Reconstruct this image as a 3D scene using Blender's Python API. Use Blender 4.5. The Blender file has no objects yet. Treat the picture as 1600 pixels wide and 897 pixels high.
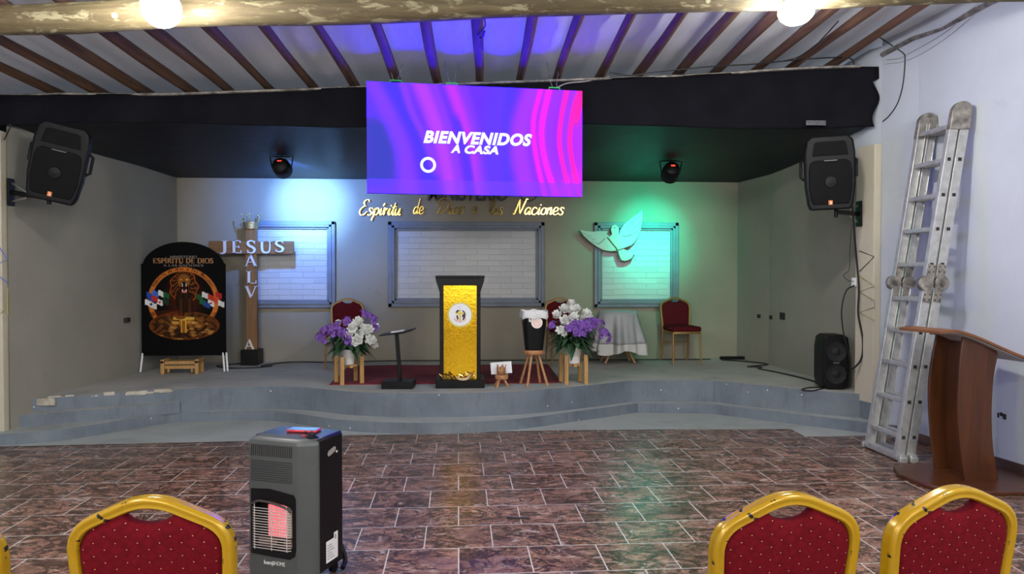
import bpy, bmesh, math, random
from mathutils import Vector, Matrix, Euler
C = bpy.context.scene.collection
PI = math.pi
R = math.radians
random.seed(7)

# ------------------------------------------------------------------ camera, world, exposure
FPX = 1190.0
YAW, PITCH, EYE = math.atan(84/1190), math.atan(23.5/1190), 1.5
cam_d = bpy.data.cameras.new('camera'); cam = bpy.data.objects.new('camera', cam_d); C.objects.link(cam)
cam_d.sensor_width = 36; cam_d.lens = FPX/1600*36; cam_d.clip_start = .05
cam.location = (0, 0, EYE); cam.rotation_euler = (PI/2-PITCH, 0, -YAW)
sc = bpy.context.scene
sc.camera = cam
vs = sc.view_settings
sc.display_settings.display_device = 'sRGB'
vs.view_transform = 'Standard'; vs.look = 'None'; vs.gamma = 1; vs.exposure = 0.0; vs.use_curve_mapping = False
w = bpy.data.worlds.new('world'); sc.world = w; w.use_nodes = True
w.node_tree.nodes['Background'].inputs[0].default_value = (.75, .85, 1, 1)
w.node_tree.nodes['Background'].inputs[1].default_value = .55     # daylight above the translucent roof sheet
LAMP_E = 300.0          # LED ceiling lamps
FILL_BULB_E = 330.0          # unseen bulbs added further back in the hall as fill
FILL_PANE_E = 7.0             # glowing panes added behind the viewer as soft fill
BLUE_W, GREEN_W = 330.0, 80.0
CORE_B, CORE_G = 480.0, 230.0      # bright middle of the two stage beams
def spot(name, loc, aim, col, watt, ang, blend, rad):
    d = bpy.data.lights.new(name, 'SPOT'); d.color = col; d.energy = watt; d.spot_size = ang; d.spot_blend = blend; d.shadow_soft_size = rad
    o = bpy.data.objects.new(name, d); C.objects.link(o); o.location = loc
    o.rotation_euler = (Vector(aim)-Vector(loc)).to_track_quat('-Z', 'Y').to_euler()
    return o

# ------------------------------------------------------------------ pixel -> world helpers (a plane of known depth or height)
_f = Vector((math.sin(YAW)*math.cos(PITCH), math.cos(YAW)*math.cos(PITCH), -math.sin(PITCH)))
_r = Vector((math.cos(YAW), -math.sin(YAW), 0)); _u = _r.cross(_f)
def ray(x, y): return _f + _r*((x-800)/FPX) + _u*((448.5-y)/FPX)
def atY(x, y, Y): d = ray(x, y); return Vector((0, 0, EYE)) + d*(Y/d.y)
def atX(x, y, X): d = ray(x, y); return Vector((0, 0, EYE)) + d*(X/d.x)
def atZ(x, y, z): d = ray(x, y); return Vector((0, 0, EYE)) + d*((z-EYE)/d.z)

# ------------------------------------------------------------------ mesh builder
class MB:
    def __init__(s): s.v = []; s.f = []; s.mi = []; s.cur = 0
    def add(s, vs, fs, mat=None):
        o = len(s.v); s.v += [tuple(p) for p in vs]
        for f in fs: s.f.append([o+i for i in f]); s.mi.append(s.cur if mat is None else mat)
        return s
    def box(s, c, d, rot=None):
        hx, hy, hz = d[0]/2, d[1]/2, d[2]/2
        m = rot if rot is not None else Matrix.Identity(3)
        c = Vector(c)
        vs = [c + m @ Vector((x, y, z)) for x in (-hx, hx) for y in (-hy, hy) for z in (-hz, hz)]
        return s.add(vs, [(0,1,3,2),(4,6,7,5),(0,4,5,1),(2,3,7,6),(0,2,6,4),(1,5,7,3)])
    def lohi(s, a, b): return s.box([(a[i]+b[i])/2 for i in range(3)], [abs(b[i]-a[i]) for i in range(3)])
    def bar(s, p0, p1, wx, wy, side=None):
        p0, p1 = Vector(p0), Vector(p1); d = (p1-p0); L = d.length; d.normalize()
        x = Vector(side) if side else (Vector((0,0,1)) if abs(d.z) < .9 else Vector((1,0,0)))
        y = d.cross(x).normalized(); x = y.cross(d).normalized()
        m = Matrix((x, y, d)).transposed()
        return s.box((p0+p1)/2, (wx, wy, L), m)
    def tube(s, pts, r, n=8, closed=False, flat=1.0, up=None):
        pts = [Vector(p) for p in pts]; N = len(pts)
        rr = r if isinstance(r, (list, tuple)) else [r]*N
        rings = []; prev = None
        for i, p in enumerate(pts):
            if closed: t = pts[(i+1) % N]-pts[i-1]
            else: t = pts[min(i+1, N-1)]-pts[max(i-1, 0)]
            if t.length < 1e-9: t = Vector((0,0,1))
            t.normalize()
            if up is not None: x = Vector(up)
            elif prev is None: x = Vector((0,0,1)) if abs(t.z) < .9 else Vector((1,0,0))
            else: x = prev
            x = (x - t*x.dot(t)); x.normalize(); prev = x
            y = t.cross(x)
            rings.append([p + x*(math.cos(2*PI*k/n)*rr[i]*flat) + y*(math.sin(2*PI*k/n)*rr[i]) for k in range(n)])
        vs = [q for rg in rings for q in rg]; fs = []
        for i in range(N if closed else N-1):
            j = (i+1) % N
            for k in range(n): fs.append((i*n+k, i*n+(k+1) % n, j*n+(k+1) % n, j*n+k))
        if not closed:
            fs.append(tuple(range(n))[::-1]); fs.append(tuple((N-1)*n+k for k in range(n)))
        return s.add(vs, fs)
    def cyl(s, p0, p1, r0, r1=None, n=16):
        return s.tube([p0, p1], [r0, r0 if r1 is None else r1], n)
    def lathe(s, prof, c=(0,0,0), n=24, m=None, wob=None):
        vs = []; c = Vector(c); m = m or Matrix.Identity(3)
        for j, (r, z) in enumerate(prof):
            for k in range(n):
                a = 2*PI*k/n; q = r*(wob(a, j) if wob else 1)
                vs.append(c + m @ Vector((q*math.cos(a), q*math.sin(a), z)))
        fs = [(j*n+k, j*n+(k+1) % n, (j+1)*n+(k+1) % n, (j+1)*n+k) for j in range(len(prof)-1) for k in range(n)]
        if prof[0][0] > 1e-6: fs.append(tuple(range(n))[::-1])
        if prof[-1][0] > 1e-6: fs.append(tuple((len(prof)-1)*n+k for k in range(n)))
        return s.add(vs, fs)
    def prism(s, poly, d0, d1, fn):
        """poly: 2-D outline; fn(a, b, depth) -> point"""
        n = len(poly)
        vs = [fn(a, b, d0) for a, b in poly]+[fn(a, b, d1) for a, b in poly]
        fs = [tuple(range(n))[::-1], tuple(range(n, 2*n))]+[(i, (i+1) % n, n+(i+1) % n, n+i) for i in range(n)]
        return s.add(vs, fs)
    def grid(s, fn, nu, nv):
        vs = [fn(i/nu, j/nv) for j in range(nv+1) for i in range(nu+1)]
        fs = [(j*(nu+1)+i, j*(nu+1)+i+1, (j+1)*(nu+1)+i+1, (j+1)*(nu+1)+i) for j in range(nv) for i in range(nu)]
        return s.add(vs, fs)
    def ribbon(s, pts, widths, d0, d1, fn):
        """flat stroke of varying width, given depth d0..d1; fn maps (a, b, depth)"""
        pts = [Vector((p[0], p[1])) for p in pts]; N = len(pts); L = []; Rr = []
        for i, p in enumerate(pts):
            t = pts[min(i+1, N-1)]-pts[max(i-1, 0)]
            if t.length < 1e-9: t = Vector((1, 0))
            t.normalize(); nn = Vector((-t.y, t.x)); h = widths[i]/2
            L.append(p+nn*h); Rr.append(p-nn*h)
        vs = []
        for d in (d0, d1):
            for q in L: vs.append(fn(q.x, q.y, d))
            for q in Rr: vs.append(fn(q.x, q.y, d))
        fs = []
        for i in range(N-1):
            a, b, c, e = i, i+1, N+i+1, N+i
            fs.append((a, b, c, e)); fs.append((2*N+e, 2*N+c, 2*N+b, 2*N+a))
            fs.append((a, 2*N+a, 2*N+b, b)); fs.append((e, c, 2*N+c, 2*N+e))
        fs.append((0, N, 3*N, 2*N)); fs.append((N-1, 3*N-1, 4*N-1, 2*N-1)[::1])
        return s.add(vs, fs)
    def xf(s, m):
        s.v = [tuple(m @ Vector(p)) for p in s.v]; return s
    def mesh(s, name, mats, ang=40):
        me = bpy.data.meshes.new(name); me.from_pydata(s.v, [], s.f)
        bm = bmesh.new(); bm.from_mesh(me); bmesh.ops.recalc_face_normals(bm, faces=bm.faces); bm.to_mesh(me); bm.free()
        if not isinstance(mats, (list, tuple)): mats = [mats]
        for m in mats: me.materials.append(m)
        if len(mats) > 1: me.polygons.foreach_set('material_index', s.mi)
        me.polygons.foreach_set('use_smooth', [True]*len(me.polygons))
        me.set_sharp_from_angle(angle=R(ang))
        me.update(); return me
    def build(s, name, mats, parent=None, bev=0, ang=40, seg=2):
        o = bpy.data.objects.new(name, s.mesh(name, mats, ang)); C.objects.link(o)
        if parent: o.parent = parent
        if bev:
            b = o.modifiers.new('bevel', 'BEVEL'); b.width = bev; b.segments = seg; b.limit_method = 'ANGLE'; b.angle_limit = R(35)
        return o

def tag(o, label, cat, group=None, kind=None):
    o['label'] = label; o['category'] = cat
    if group: o['group'] = group
    if kind: o['kind'] = kind
    return o
def thing(name, label, cat, loc=(0,0,0), rz=0, group=None, rx=0, ry=0, scale=1):
    o = bpy.data.objects.new(name, None); C.objects.link(o); o.location = loc; o.rotation_euler = (rx, ry, rz)
    o.empty_display_size = .1; o.scale = (scale,)*3
    return tag(o, label, cat, group)
def struct(o): o['kind'] = 'structure'; return o
def dup(root, loc, rz, label, group=None, scale=None):
    r = root.copy(); C.objects.link(r); r.location = loc; r.rotation_euler = (root.rotation_euler.x, root.rotation_euler.y, rz)
    r['label'] = label
    if scale: r.scale = scale
    for ch in list(root.children):
        c = ch.copy(); C.objects.link(c); c.parent = r
        for g in ch.children:
            d = g.copy(); C.objects.link(d); d.parent = c
    return r
def curve(pts, n=8):
    """Catmull-Rom through points"""
    P = [Vector(p) for p in pts]; out = []
    for i in range(len(P)-1):
        p0 = P[i-1] if i else P[0]*2-P[1]; p1, p2 = P[i], P[i+1]
        p3 = P[i+2] if i+2 < len(P) else P[-1]*2-P[-2]
        for k in range(n):
            t = k/n
            out.append(.5*((2*p1)+(p2-p0)*t+(2*p0-5*p1+4*p2-p3)*t*t+(3*p1-p0-3*p2+p3)*t**3))
    out.append(P[-1]); return out
def interp(poly, x):
    for (a, b), (c, d) in zip(poly, poly[1:]):
        if x <= c: return b if x <= a else b+(d-b)*(x-a)/(c-a)
    return poly[-1][1]
def srgb(*c):
    return tuple(((v/255)/12.92 if v/255 <= .04045 else ((v/255+.055)/1.055)**2.4) for v in c)

# ------------------------------------------------------------------ materials
class NT:
    def __init__(s, name):
        s.m = bpy.data.materials.new(name); s.m.use_nodes = True; s.t = s.m.node_tree; s.b = s.t.nodes['Principled BSDF']
        s.co = None
    def n(s, typ, ins=None, **kw):
        nd = s.t.nodes.new(typ)
        for k, v in kw.items(): setattr(nd, k, v)
        for k, v in (ins or {}).items():
            if hasattr(v, 'is_output'): s.t.links.new(v, nd.inputs[k])
            else: nd.inputs[k].default_value = v
        return nd
    def link(s, a, b): s.t.links.new(a, b)
    def coord(s, scale=(1,1,1), which='Object', rot=(0,0,0), loc=(0,0,0)):
        tc = s.n('ShaderNodeTexCoord')
        mp = s.n('ShaderNodeMapping', {'Vector': tc.outputs[which], 'Scale': scale, 'Rotation': rot, 'Location': loc}); return mp.outputs[0]
    def noise(s, co, scale, detail=4, rough=.55, dist=0):
        return s.n('ShaderNodeTexNoise', {'Vector': co, 'Scale': scale, 'Detail': detail, 'Roughness': rough, 'Distortion': dist}).outputs['Fac']
    def ramp(s, fac, stops):
        r = s.n('ShaderNodeValToRGB', {'Fac': fac}); e = r.color_ramp.elements
        while len(e) < len(stops): e.new(.5)
        for el, (p, c) in zip(e, stops): el.position = p; el.color = (*c, 1) if len(c) == 3 else c
        return r.outputs[0]
    def mix(s, fac, a, b, mode='MIX'):
        nd = s.n('ShaderNodeMix', data_type='RGBA', blend_type=mode)
        for k, v in ((0, fac), (6, a), (7, b)):
            if hasattr(v, 'is_output'): s.link(v, nd.inputs[k])
            else: nd.inputs[k].default_value = v if k == 0 else ((*v, 1) if len(v) == 3 else v)
        return nd.outputs[2]
    def bump(s, h, strength=.3, dist=.01):
        b = s.n('ShaderNodeBump', {'Height': h, 'Strength': strength, 'Distance': dist}); s.link(b.outputs[0], s.b.inputs['Normal'])
    def set(s, col=None, rough=None, metal=None, **kw):
        if col is not None:
            if hasattr(col, 'is_output'): s.link(col, s.b.inputs['Base Color'])
            else: s.b.inputs['Base Color'].default_value = (*col, 1)
        if rough is not None:
            if hasattr(rough, 'is_output'): s.link(rough, s.b.inputs['Roughness'])
            else: s.b.inputs['Roughness'].default_value = rough
        if metal is not None: s.b.inputs['Metallic'].default_value = metal
        for k, v in kw.items(): s.b.inputs[k.replace('_', ' ')].default_value = v
        return s.m
def mat(name, col, rough=.6, metal=0, var=.12, vscale=6, bump=0, bscale=40, stretch=(1,1,1), **kw):
    """plain procedural material: noise-mottled colour, optional bump"""
    t = NT(name); co = t.coord(stretch)
    a = tuple(c*(1-var) for c in col); b = tuple(min(1, c*(1+var)) for c in col)
    f = t.noise(co, vscale)
    t.set(t.ramp(f, [(.3, a), (.7, b)]), rough, metal, **kw)
    if bump: t.bump(t.noise(co, bscale, 5), bump, .01)
    return t.m
def wood(name, c0, c1, scale=(2, 30, 30), rough=.45):
    t = NT(name); co = t.coord(scale); f = t.noise(co, 1.6, 6, .6, .6)
    t.set(t.ramp(f, [(.25, c0), (.5, tuple((x+y)/2 for x, y in zip(c0, c1))), (.72, c1)]), rough)
    t.bump(f, .15, .003); return t.m
def emit(name, col, strength):
    t = NT(name); t.set((0,0,0), .5); t.b.inputs['Emission Color'].default_value = (*col, 1); t.b.inputs['Emission Strength'].default_value = strength; return t.m
def vcol(name, rough=.6, em=0, attr='paint', **kw):
    t = NT(name); a = t.n('ShaderNodeVertexColor', layer_name=attr)
    if em:
        t.set((0,0,0), rough); t.b.inputs['Specular IOR Level'].default_value = .0; t.link(a.outputs[0], t.b.inputs['Emission Color']); t.b.inputs['Emission Strength'].default_value = em
    else: t.set(a.outputs[0], rough, **kw)
    return t.m
def paint(o, fn):
    """fn(vertex) -> linear rgb; stored as a colour attribute of the print itself"""
    me = o.data; a = me.color_attributes.new('paint', 'FLOAT_COLOR', 'POINT'); buf = []
    for v in me.vertices: buf += [*fn(v.co), 1]
    a.data.foreach_set('color', buf)

def plaster(name, c0, c1, dirt, bump=.25, ds=.62):
    t = NT(name); co = t.coord()
    f = t.noise(co, 1.1, 6, .6); g = t.noise(co, 3.2, 8, .7, .4)
    col = t.mix(t.ramp(g, [(ds, (0,0,0)), (ds+.16, (1,1,1))]), t.ramp(f, [(.3, c0), (.7, c1)]), dirt)
    t.set(col, .85); t.bump(t.noise(co, 26, 8, .65), bump, .012); return t.m
M = {}
M['stagewall'] = plaster('stage_wall_paint', (.25,.237,.197), (.305,.287,.238), (.22,.205,.17))
M['backwall'] = plaster('back_wall_paint', (.275,.245,.185), (.325,.29,.22), (.24,.205,.15), .2)
M['white'] = plaster('white_wall_paint', (.43,.465,.51), (.50,.535,.58), (.38,.395,.425), .15)
M['cream'] = plaster('cream_pilaster_paint', (.50,.45,.34), (.56,.51,.40), (.44,.39,.30), .12)
M['grey_frame'] = mat('blue_grey_frame_paint', (.17,.19,.23), .6, var=.14, vscale=5, bump=.15)
def t_brick():
    t = NT('white_painted_brick'); co = t.coord((1,1,1), 'Object', (PI/2, 0, 0))
    d = t.n('ShaderNodeTexNoise', {'Vector': co, 'Scale': 5.0, 'Detail': 4})
    cc = t.n('ShaderNodeVectorMath', {0: co, 1: d.outputs['Color']}, operation='MULTIPLY_ADD'); cc.inputs[1].default_value = (1,1,1)
    v = t.n('ShaderNodeVectorMath', {0: d.outputs['Color'], 1: (.02, .02, 0)}, operation='MULTIPLY')
    w2 = t.n('ShaderNodeVectorMath', {0: co, 1: v.outputs[0]}, operation='ADD')
    b = t.n('ShaderNodeTexBrick', {'Vector': w2.outputs[0], 'Scale': 1.0, 'Mortar Size': .005, 'Mortar Smooth': .6, 'Brick Width': .30, 'Row Height': .075, 'Color1': (.49,.49,.49,1), 'Color2': (.55,.55,.54,1), 'Mortar': (.485,.485,.475,1)})
    t.t.nodes.remove(cc)
    t.set(b.outputs['Color'], .75)
    h = t.n('ShaderNodeMath', {0: b.outputs['Fac'], 1: -1.0}, operation='MULTIPLY')
    n = t.noise(co, 34, 6, .7); m = t.n('ShaderNodeMath', {0: n, 1: .7}, operation='MULTIPLY')
    a = t.n('ShaderNodeMath', {0: h.outputs[0], 1: m.outputs[0]}, operation='ADD')
    t.bump(a.outputs[0], .6, .013); return t.m
M['brick'] = t_brick()
def t_tiles():
    t = NT('marbled_brown_floor_tiles')
    co = t.coord(loc=(0, -4.12+.3656*20, 0))
    b = t.n('ShaderNodeTexBrick', {'Vector': co, 'Scale': 1.0, 'Mortar Size': .0035, 'Mortar Smooth': .1, 'Bias': 0, 'Brick Width': .375, 'Row Height': .3656,
        'Color1': (.05,.05,.05,1), 'Color2': (.95,.95,.95,1), 'Mortar': (.5,.5,.5,1)}, offset=.5, offset_frequency=2)
    sh = t.n('ShaderNodeVectorMath', {0: b.outputs['Color'], 1: (7.3, 3.1, 5.7)}, operation='MULTIPLY')
    c2 = t.n('ShaderNodeVectorMath', {0: t.coord((1.0, 1.7, 1), rot=(0, 0, R(16))), 1: sh.outputs[0]}, operation='ADD').outputs[0]
    v1 = t.noise(c2, 3.6, 9, .66, 1.3); v2 = t.noise(c2, 2.3, 10, .70, 2.0); v3 = t.noise(c2, 5.0, 9, .7, 1.6)
    base = t.ramp(v1, [(.28, (.135,.076,.055)), (.42, (.25,.130,.088)), (.56, (.345,.190,.132)), (.72, (.45,.30,.22))])
    dark = t.ramp(v2, [(.41, (1,1,1)), (.462, (.20,.20,.20)), (.49, (.30,.30,.30)), (.53, (1,1,1))])
    col = t.mix(1.0, base, dark, 'MULTIPLY')
    v4 = t.noise(c2, 5.2, 10, .74, 3.2); col = t.mix(1.0, col, t.ramp(v4, [(.43, (1,1,1)), (.475, (.26,.25,.25)), (.50, (.5,.5,.5)), (.53, (1,1,1))]), 'MULTIPLY')
    lite = t.ramp(v3, [(.57, (0,0,0)), (.64, (.7,.7,.7))])
    col = t.mix(lite, col, (.48,.40,.35))
    tv = t.ramp(b.outputs['Color'], [(0, (.86,.86,.86)), (1, (1.1,1.08,1.06))])
    col = t.mix(1.0, col, tv, 'MULTIPLY')
    col = t.mix(b.outputs['Fac'], col, (.56,.52,.46))
    t.set(col, t.ramp(t.noise(t.coord(), 4, 5), [(.3, (.18,)*3), (.7, (.32,)*3)])); t.b.inputs['Specular IOR Level'].default_value = .34
    h = t.n('ShaderNodeMath', {0: b.outputs['Fac'], 1: -1.0}, operation='MULTIPLY')
    n2 = t.n('ShaderNodeMath', {0: t.noise(t.coord(), 16, 6, .6), 1: .35}, operation='MULTIPLY')
    t.bump(t.n('ShaderNodeMath', {0: h.outputs[0], 1: n2.outputs[0]}, operation='ADD').outputs[0], .35, .004); return t.m
M['tiles'] = t_tiles()
def t_cement(name, c0, c1, c2, s=1.6):
    t = NT(name); co = t.coord(); f = t.noise(co, s, 8, .62, .6); g = t.noise(co, 11, 8, .7)
    col = t.ramp(f, [(.28, c0), (.5, c1), (.74, c2)])
    col = t.mix(t.ramp(g, [(.62, (0,0,0)), (.80, (.7,.7,.7))]), col, tuple(min(1, c*1.4) for c in c2))
    t.set(col, .75); t.bump(g, .3, .006); return t.m
M['cement'] = t_cement('worn_cement_floor', (.30,.30,.275), (.41,.405,.37), (.48,.47,.43))
def t_riser():
    t = NT('blue_grey_painted_step'); co = t.coord(); f = t.noise(co, 2.2, 8, .65, .4); g = t.noise(co, 13, 7, .75)
    col = t.ramp(f, [(.26, (.085,.105,.125)), (.5, (.14,.168,.20)), (.76, (.185,.215,.235))])
    col = t.mix(t.ramp(g, [(.70, (0,0,0)), (.76, (.8,.8,.8))]), col, (.34,.34,.31))
    st = t.noise(t.coord((7, 7, 1.2)), 2.4, 7, .7); col = t.mix(t.ramp(st, [(.52, (0,0,0)), (.72, (.6,.6,.6))]), col, (.085,.095,.105))
    k = t.n('ShaderNodeTexVoronoi', {'Vector': co, 'Scale': 7.0}); 
    col = t.mix(t.ramp(k.outputs['Distance'], [(.045, (1,1,1)), (.06, (0,0,0))]), col, (.62,.62,.60))
    t.set(col, .6); t.bump(g, .35, .006); return t.m
M['riser'] = t_riser()
M['chipped'] = t_cement('chipped_bare_plaster', (.24,.20,.15), (.46,.42,.34), (.62,.59,.52), 9)
def t_fabric_ceiling():
    t = NT('pale_ceiling_sheet'); co = t.coord((1,1,1)); f = t.noise(t.coord((3, .5, 1)), 2.0, 6, .6, .5)
    t.set(t.ramp(f, [(.25, (.66,.66,.68)), (.75, (.82,.82,.82))]), .6)
    t.bump(t.noise(t.coord((9, 1.2, 1)), 2.0, 6, .6), .35, .03)
    tr = t.n('ShaderNodeBsdfTranslucent', {'Color': (.8,.8,.82,1)}); mx = t.n('ShaderNodeMixShader', {0: .16}); t.link(t.b.outputs[0], mx.inputs[1]); t.link(tr.outputs[0], mx.inputs[2])
    t.link(mx.outputs[0], t.t.nodes['Material Output'].inputs['Surface']); return t.m
M['sheet'] = t_fabric_ceiling()
M['rafter'] = wood('brown_rafter_wood', (.065,.032,.018), (.20,.105,.058), (22, 1.2, 22), .7)
def t_pole():
    t = NT('peeled_log_wood'); co = t.coord((1.1, 9, 9)); f = t.noise(co, 2.2, 9, .7, 1.0); g = t.noise(t.coord((2.2, 7, 7)), 2.6, 6, .65, .5)
    col = t.ramp(f, [(.25, (.050,.037,.016)), (.5, (.115,.086,.040)), (.72, (.185,.150,.075))])
    col = t.mix(t.ramp(g, [(.55, (0,0,0)), (.63, (.85,.85,.85))]), col, (.36,.32,.19))
    k = t.n('ShaderNodeTexVoronoi', {'Vector': t.coord((1,1,1)), 'Scale': 4.5})
    col = t.mix(t.ramp(k.outputs['Distance'], [(.07, (1,1,1)), (.10, (0,0,0))]), col, (.40,.36,.23))
    t.set(col, .75); t.bump(f, .5, .02); return t.m
M['pole'] = t_pole()
M['blackcloth'] = mat('black_cloth', (.0058,.0056,.0085), .8, var=.3, vscale=5, bump=.25, bscale=9, Specular_IOR_Level=.1)
M['canopy'] = mat('black_sheen_cloth', (.013,.015,.022), .5, var=.3, vscale=4, bump=.3, bscale=7, Specular_IOR_Level=.2)
M['black'] = mat('black_plastic', (.0055,.0055,.006), .45, var=.2, vscale=20, bump=.1, bscale=300, Specular_IOR_Level=.18)
M['grille'] = mat('black_speaker_grille', (.004,.004,.0045), .6, var=.3, vscale=90, bump=.5, bscale=260, Specular_IOR_Level=.15)
M['blackwood'] = mat('black_painted_wood', (.005,.0045,.0045), .4, var=.25, vscale=8, bump=.08, Specular_IOR_Level=.18)
M['orange'] = mat('orange_badge', (.75,.20,.03), .5)
M['chairfab'] = None
def t_chairfab(name, base):
    t = NT(name); tc = t.n('ShaderNodeTexCoord'); sx = t.n('ShaderNodeSeparateXYZ', {0: tc.outputs['Object']})
    S = 1/.034
    def mth(op, a, b=None):
        nd = t.n('ShaderNodeMath', operation=op)
        for i, q in enumerate((a, b)):
            if q is None: continue
            if hasattr(q, 'is_output'): t.link(q, nd.inputs[i])
            else: nd.inputs[i].default_value = q
        return nd.outputs[0]
    a = mth('MULTIPLY', mth('ADD', sx.outputs[0], mth('MULTIPLY', sx.outputs[2], 1.6)), 1/.056)
    b = mth('MULTIPLY', mth('SUBTRACT', sx.outputs[0], mth('MULTIPLY', sx.outputs[2], 1.6)), 1/.056)
    fa = mth('SUBTRACT', mth('FRACT', a), .5); fb = mth('SUBTRACT', mth('FRACT', b), .5)
    d = mth('SQRT', mth('ADD', mth('MULTIPLY', fa, fa), mth('MULTIPLY', fb, fb)))
    dot = t.ramp(d, [(.038, (1,1,1)), (.052, (0,0,0))])
    q = mth('MINIMUM', mth('ABSOLUTE', fa), mth('ABSOLUTE', fb))
    f = t.noise(tc.outputs['Object'], 60, 4)
    col = t.ramp(f, [(.3, tuple(c*.8 for c in base)), (.7, tuple(c*1.15 for c in base))])
    col = t.mix(t.ramp(q, [(.0, (.45,.45,.45)), (.10, (0,0,0))]), col, tuple(c*.6 for c in base))
    col = t.mix(dot, col, (.55,.32,.16))
    t.set(col, .9); t.b.inputs['Specular IOR Level'].default_value = .08; pass
    t.bump(f, .2, .002); return t.m
M['chairfab'] = t_chairfab('crimson_dotted_upholstery', (.105,.0035,.0075))
def t_gold():
    t = NT('chipped_gold_paint'); co = t.coord(); f = t.noise(co, 22, 3, .5); g = t.noise(co, 5, 3)
    ch = t.ramp(f, [(.635, (0,0,0)), (.65, (1,1,1))])
    col = t.mix(ch, t.ramp(g, [(.3, (.34,.19,.006)), (.7, (.43,.255,.008))]), (.02,.015,.012))
    t.set(col, .22, .2); return t.m
M['gold'] = t_gold()
M['dullgold'] = mat('dull_gold_paint', (.30,.17,.05), .4, .4)
M['metal'] = mat('scuffed_aluminium', (.47,.47,.455), .4, .5, var=.16, vscale=18, bump=.1, bscale=50)
M['dirtymetal'] = mat('grimy_hinge_steel', (.26,.24,.21), .55, .6, var=.6, vscale=14, bump=.3)
M['pulpit'] = wood('reddish_brown_varnished_wood', (.042,.012,.0035), (.098,.030,.009), (9, 9, 1.2), .3)
M['pulpit_edge'] = mat('lighter_plywood_edge', (.19,.070,.022), .4)
M['pine'] = wood('honey_pine_wood', (.36,.19,.06), (.52,.30,.10), (18, 18, 2), .5)
M['stoolwood'] = wood('warm_brown_stool_wood', (.33,.14,.05), (.50,.24,.10), (18, 18, 3), .45)
M['crosswood'] = wood('brown_grained_cross_wood', (.15,.065,.018), (.29,.135,.04), (25, 25, 1.3), .5)
M['crosswoodx'] = wood('brown_grained_cross_arm_wood', (.15,.065,.018), (.29,.135,.04), (1.3, 25, 25), .5)
M['whitepaint'] = mat('white_letter_paint', (.78,.78,.78), .4, var=.04)
M['foil'] = None
def t_foil():
    t = NT('crinkled_gold_foil'); co = t.coord(); f = t.noise(co, 34, 5, .6, .8); g = t.noise(co, 9, 3)
    t.set((.66,.37,.016), .13, 1.0)
    s = t.n('ShaderNodeMath', {0: f, 1: g}, operation='ADD'); t.bump(s.outputs[0], .085, .012); return t.m
M['foil'] = t_foil()
M['goldmirror'] = mat('polished_gold_acrylic', (.62,.40,.10), .2, 1.0, var=.05)
M['navy'] = mat('dark_navy_letters', (.02,.02,.05), .5)
M['carpet'] = mat('dark_red_carpet', (.185,.014,.026), .95, var=.2, vscale=30, bump=.3, bscale=220)
M['petalw'] = mat('white_petals', (.88,.88,.84), .6, var=.04)
M['petalp'] = mat('purple_petals', (.20,.075,.42), .6, var=.6, vscale=55)
M['yellow'] = mat('yellow_stamens', (.75,.50,.06), .6)
M['leaf'] = mat('dark_green_leaves', (.034,.085,.038), .5, var=.6, vscale=14)
M['pot'] = mat('white_ceramic_pot', (.62,.60,.56), .4, var=.08)
M['lace'] = mat('white_satin_cloth', (.37,.37,.37), .45, var=.08, vscale=12, bump=.15, bscale=60)
M['trimcloth'] = mat('white_trim_band', (.56,.55,.50), .6, var=.1)
M['bag'] = mat('white_bin_liner', (.68,.68,.67), .35, var=.06, bump=.6, bscale=30)
M['pink'] = mat('pale_pink_sticker', (.80,.66,.58), .6, var=.03)
M['paper'] = mat('white_paper', (.78,.78,.78), .7, var=.03)
M['heatergrey'] = mat('grey_heater_enamel', (.066,.072,.070), .4, .1, var=.05, bump=.06, bscale=400)
M['heaterblack'] = mat('black_heater_panel', (.0045,.0045,.006), .3, var=.1, Specular_IOR_Level=.25)
M['heatertop'] = mat('black_heater_top', (.02,.02,.03), .22, var=.2, bump=.1, bscale=120)
M['chrome'] = mat('chrome_wire', (.80,.78,.74), .3, .6, var=.03)
M['glowpink'] = None
def t_glow():
    t = NT('glowing_ceramic_plate'); co = t.coord(); b = t.n('ShaderNodeTexBrick', {'Vector': t.coord((1,1,1), rot=(PI/2,0,0)), 'Scale': 1.0, 'Brick Width': .016, 'Row Height': .016, 'Mortar Size': .0014, 'Color1': (1,.20,.24,1), 'Color2': (1,.28,.30,1), 'Mortar': (.75,.10,.14,1)}, offset=0)
    t.set((.3,.1,.1), .8); t.link(b.outputs['Color'], t.b.inputs['Emission Color']); t.b.inputs['Emission Strength'].default_value = .85; return t.m
M['glowpink'] = t_glow()
M['ceramic'] = mat('cold_ceramic_plate', (.42,.37,.28), .8, var=.15, vscale=60)
M['cable'] = mat('black_cable', (.012,.012,.012), .5)
M['whitecable'] = mat('grey_white_wire', (.35,.35,.37), .5)
M['stickblack'] = mat('black_stick', (.012,.010,.010), .5)
M['redcase'] = mat('red_phone_case', (.55,.04,.05), .35)
M['green'] = mat('green_hanging_bracket', (.05,.55,.10), .4)
M['steel'] = mat('grey_steel_chain', (.45,.45,.45), .35, .9)
M['baseboard'] = mat('dark_brown_skirting_tile', (.085,.050,.042), .35, var=.4, vscale=6)
M['dove'] = mat('white_painted_relief', (.48,.49,.46), .6, var=.06)
M['doveedge'] = mat('brown_cut_edge', (.16,.085,.05), .7)
M['redled'] = emit('red_display', (1, .06, .03), 2.0)
M['hole'] = mat('dark_wall_hole', (.02,.018,.016), .9)
M['blueled'] = mat('blue_string_wire', (.10,.14,.55), .5)
M['yellowled'] = mat('olive_string_wire', (.36,.33,.08), .5)

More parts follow.
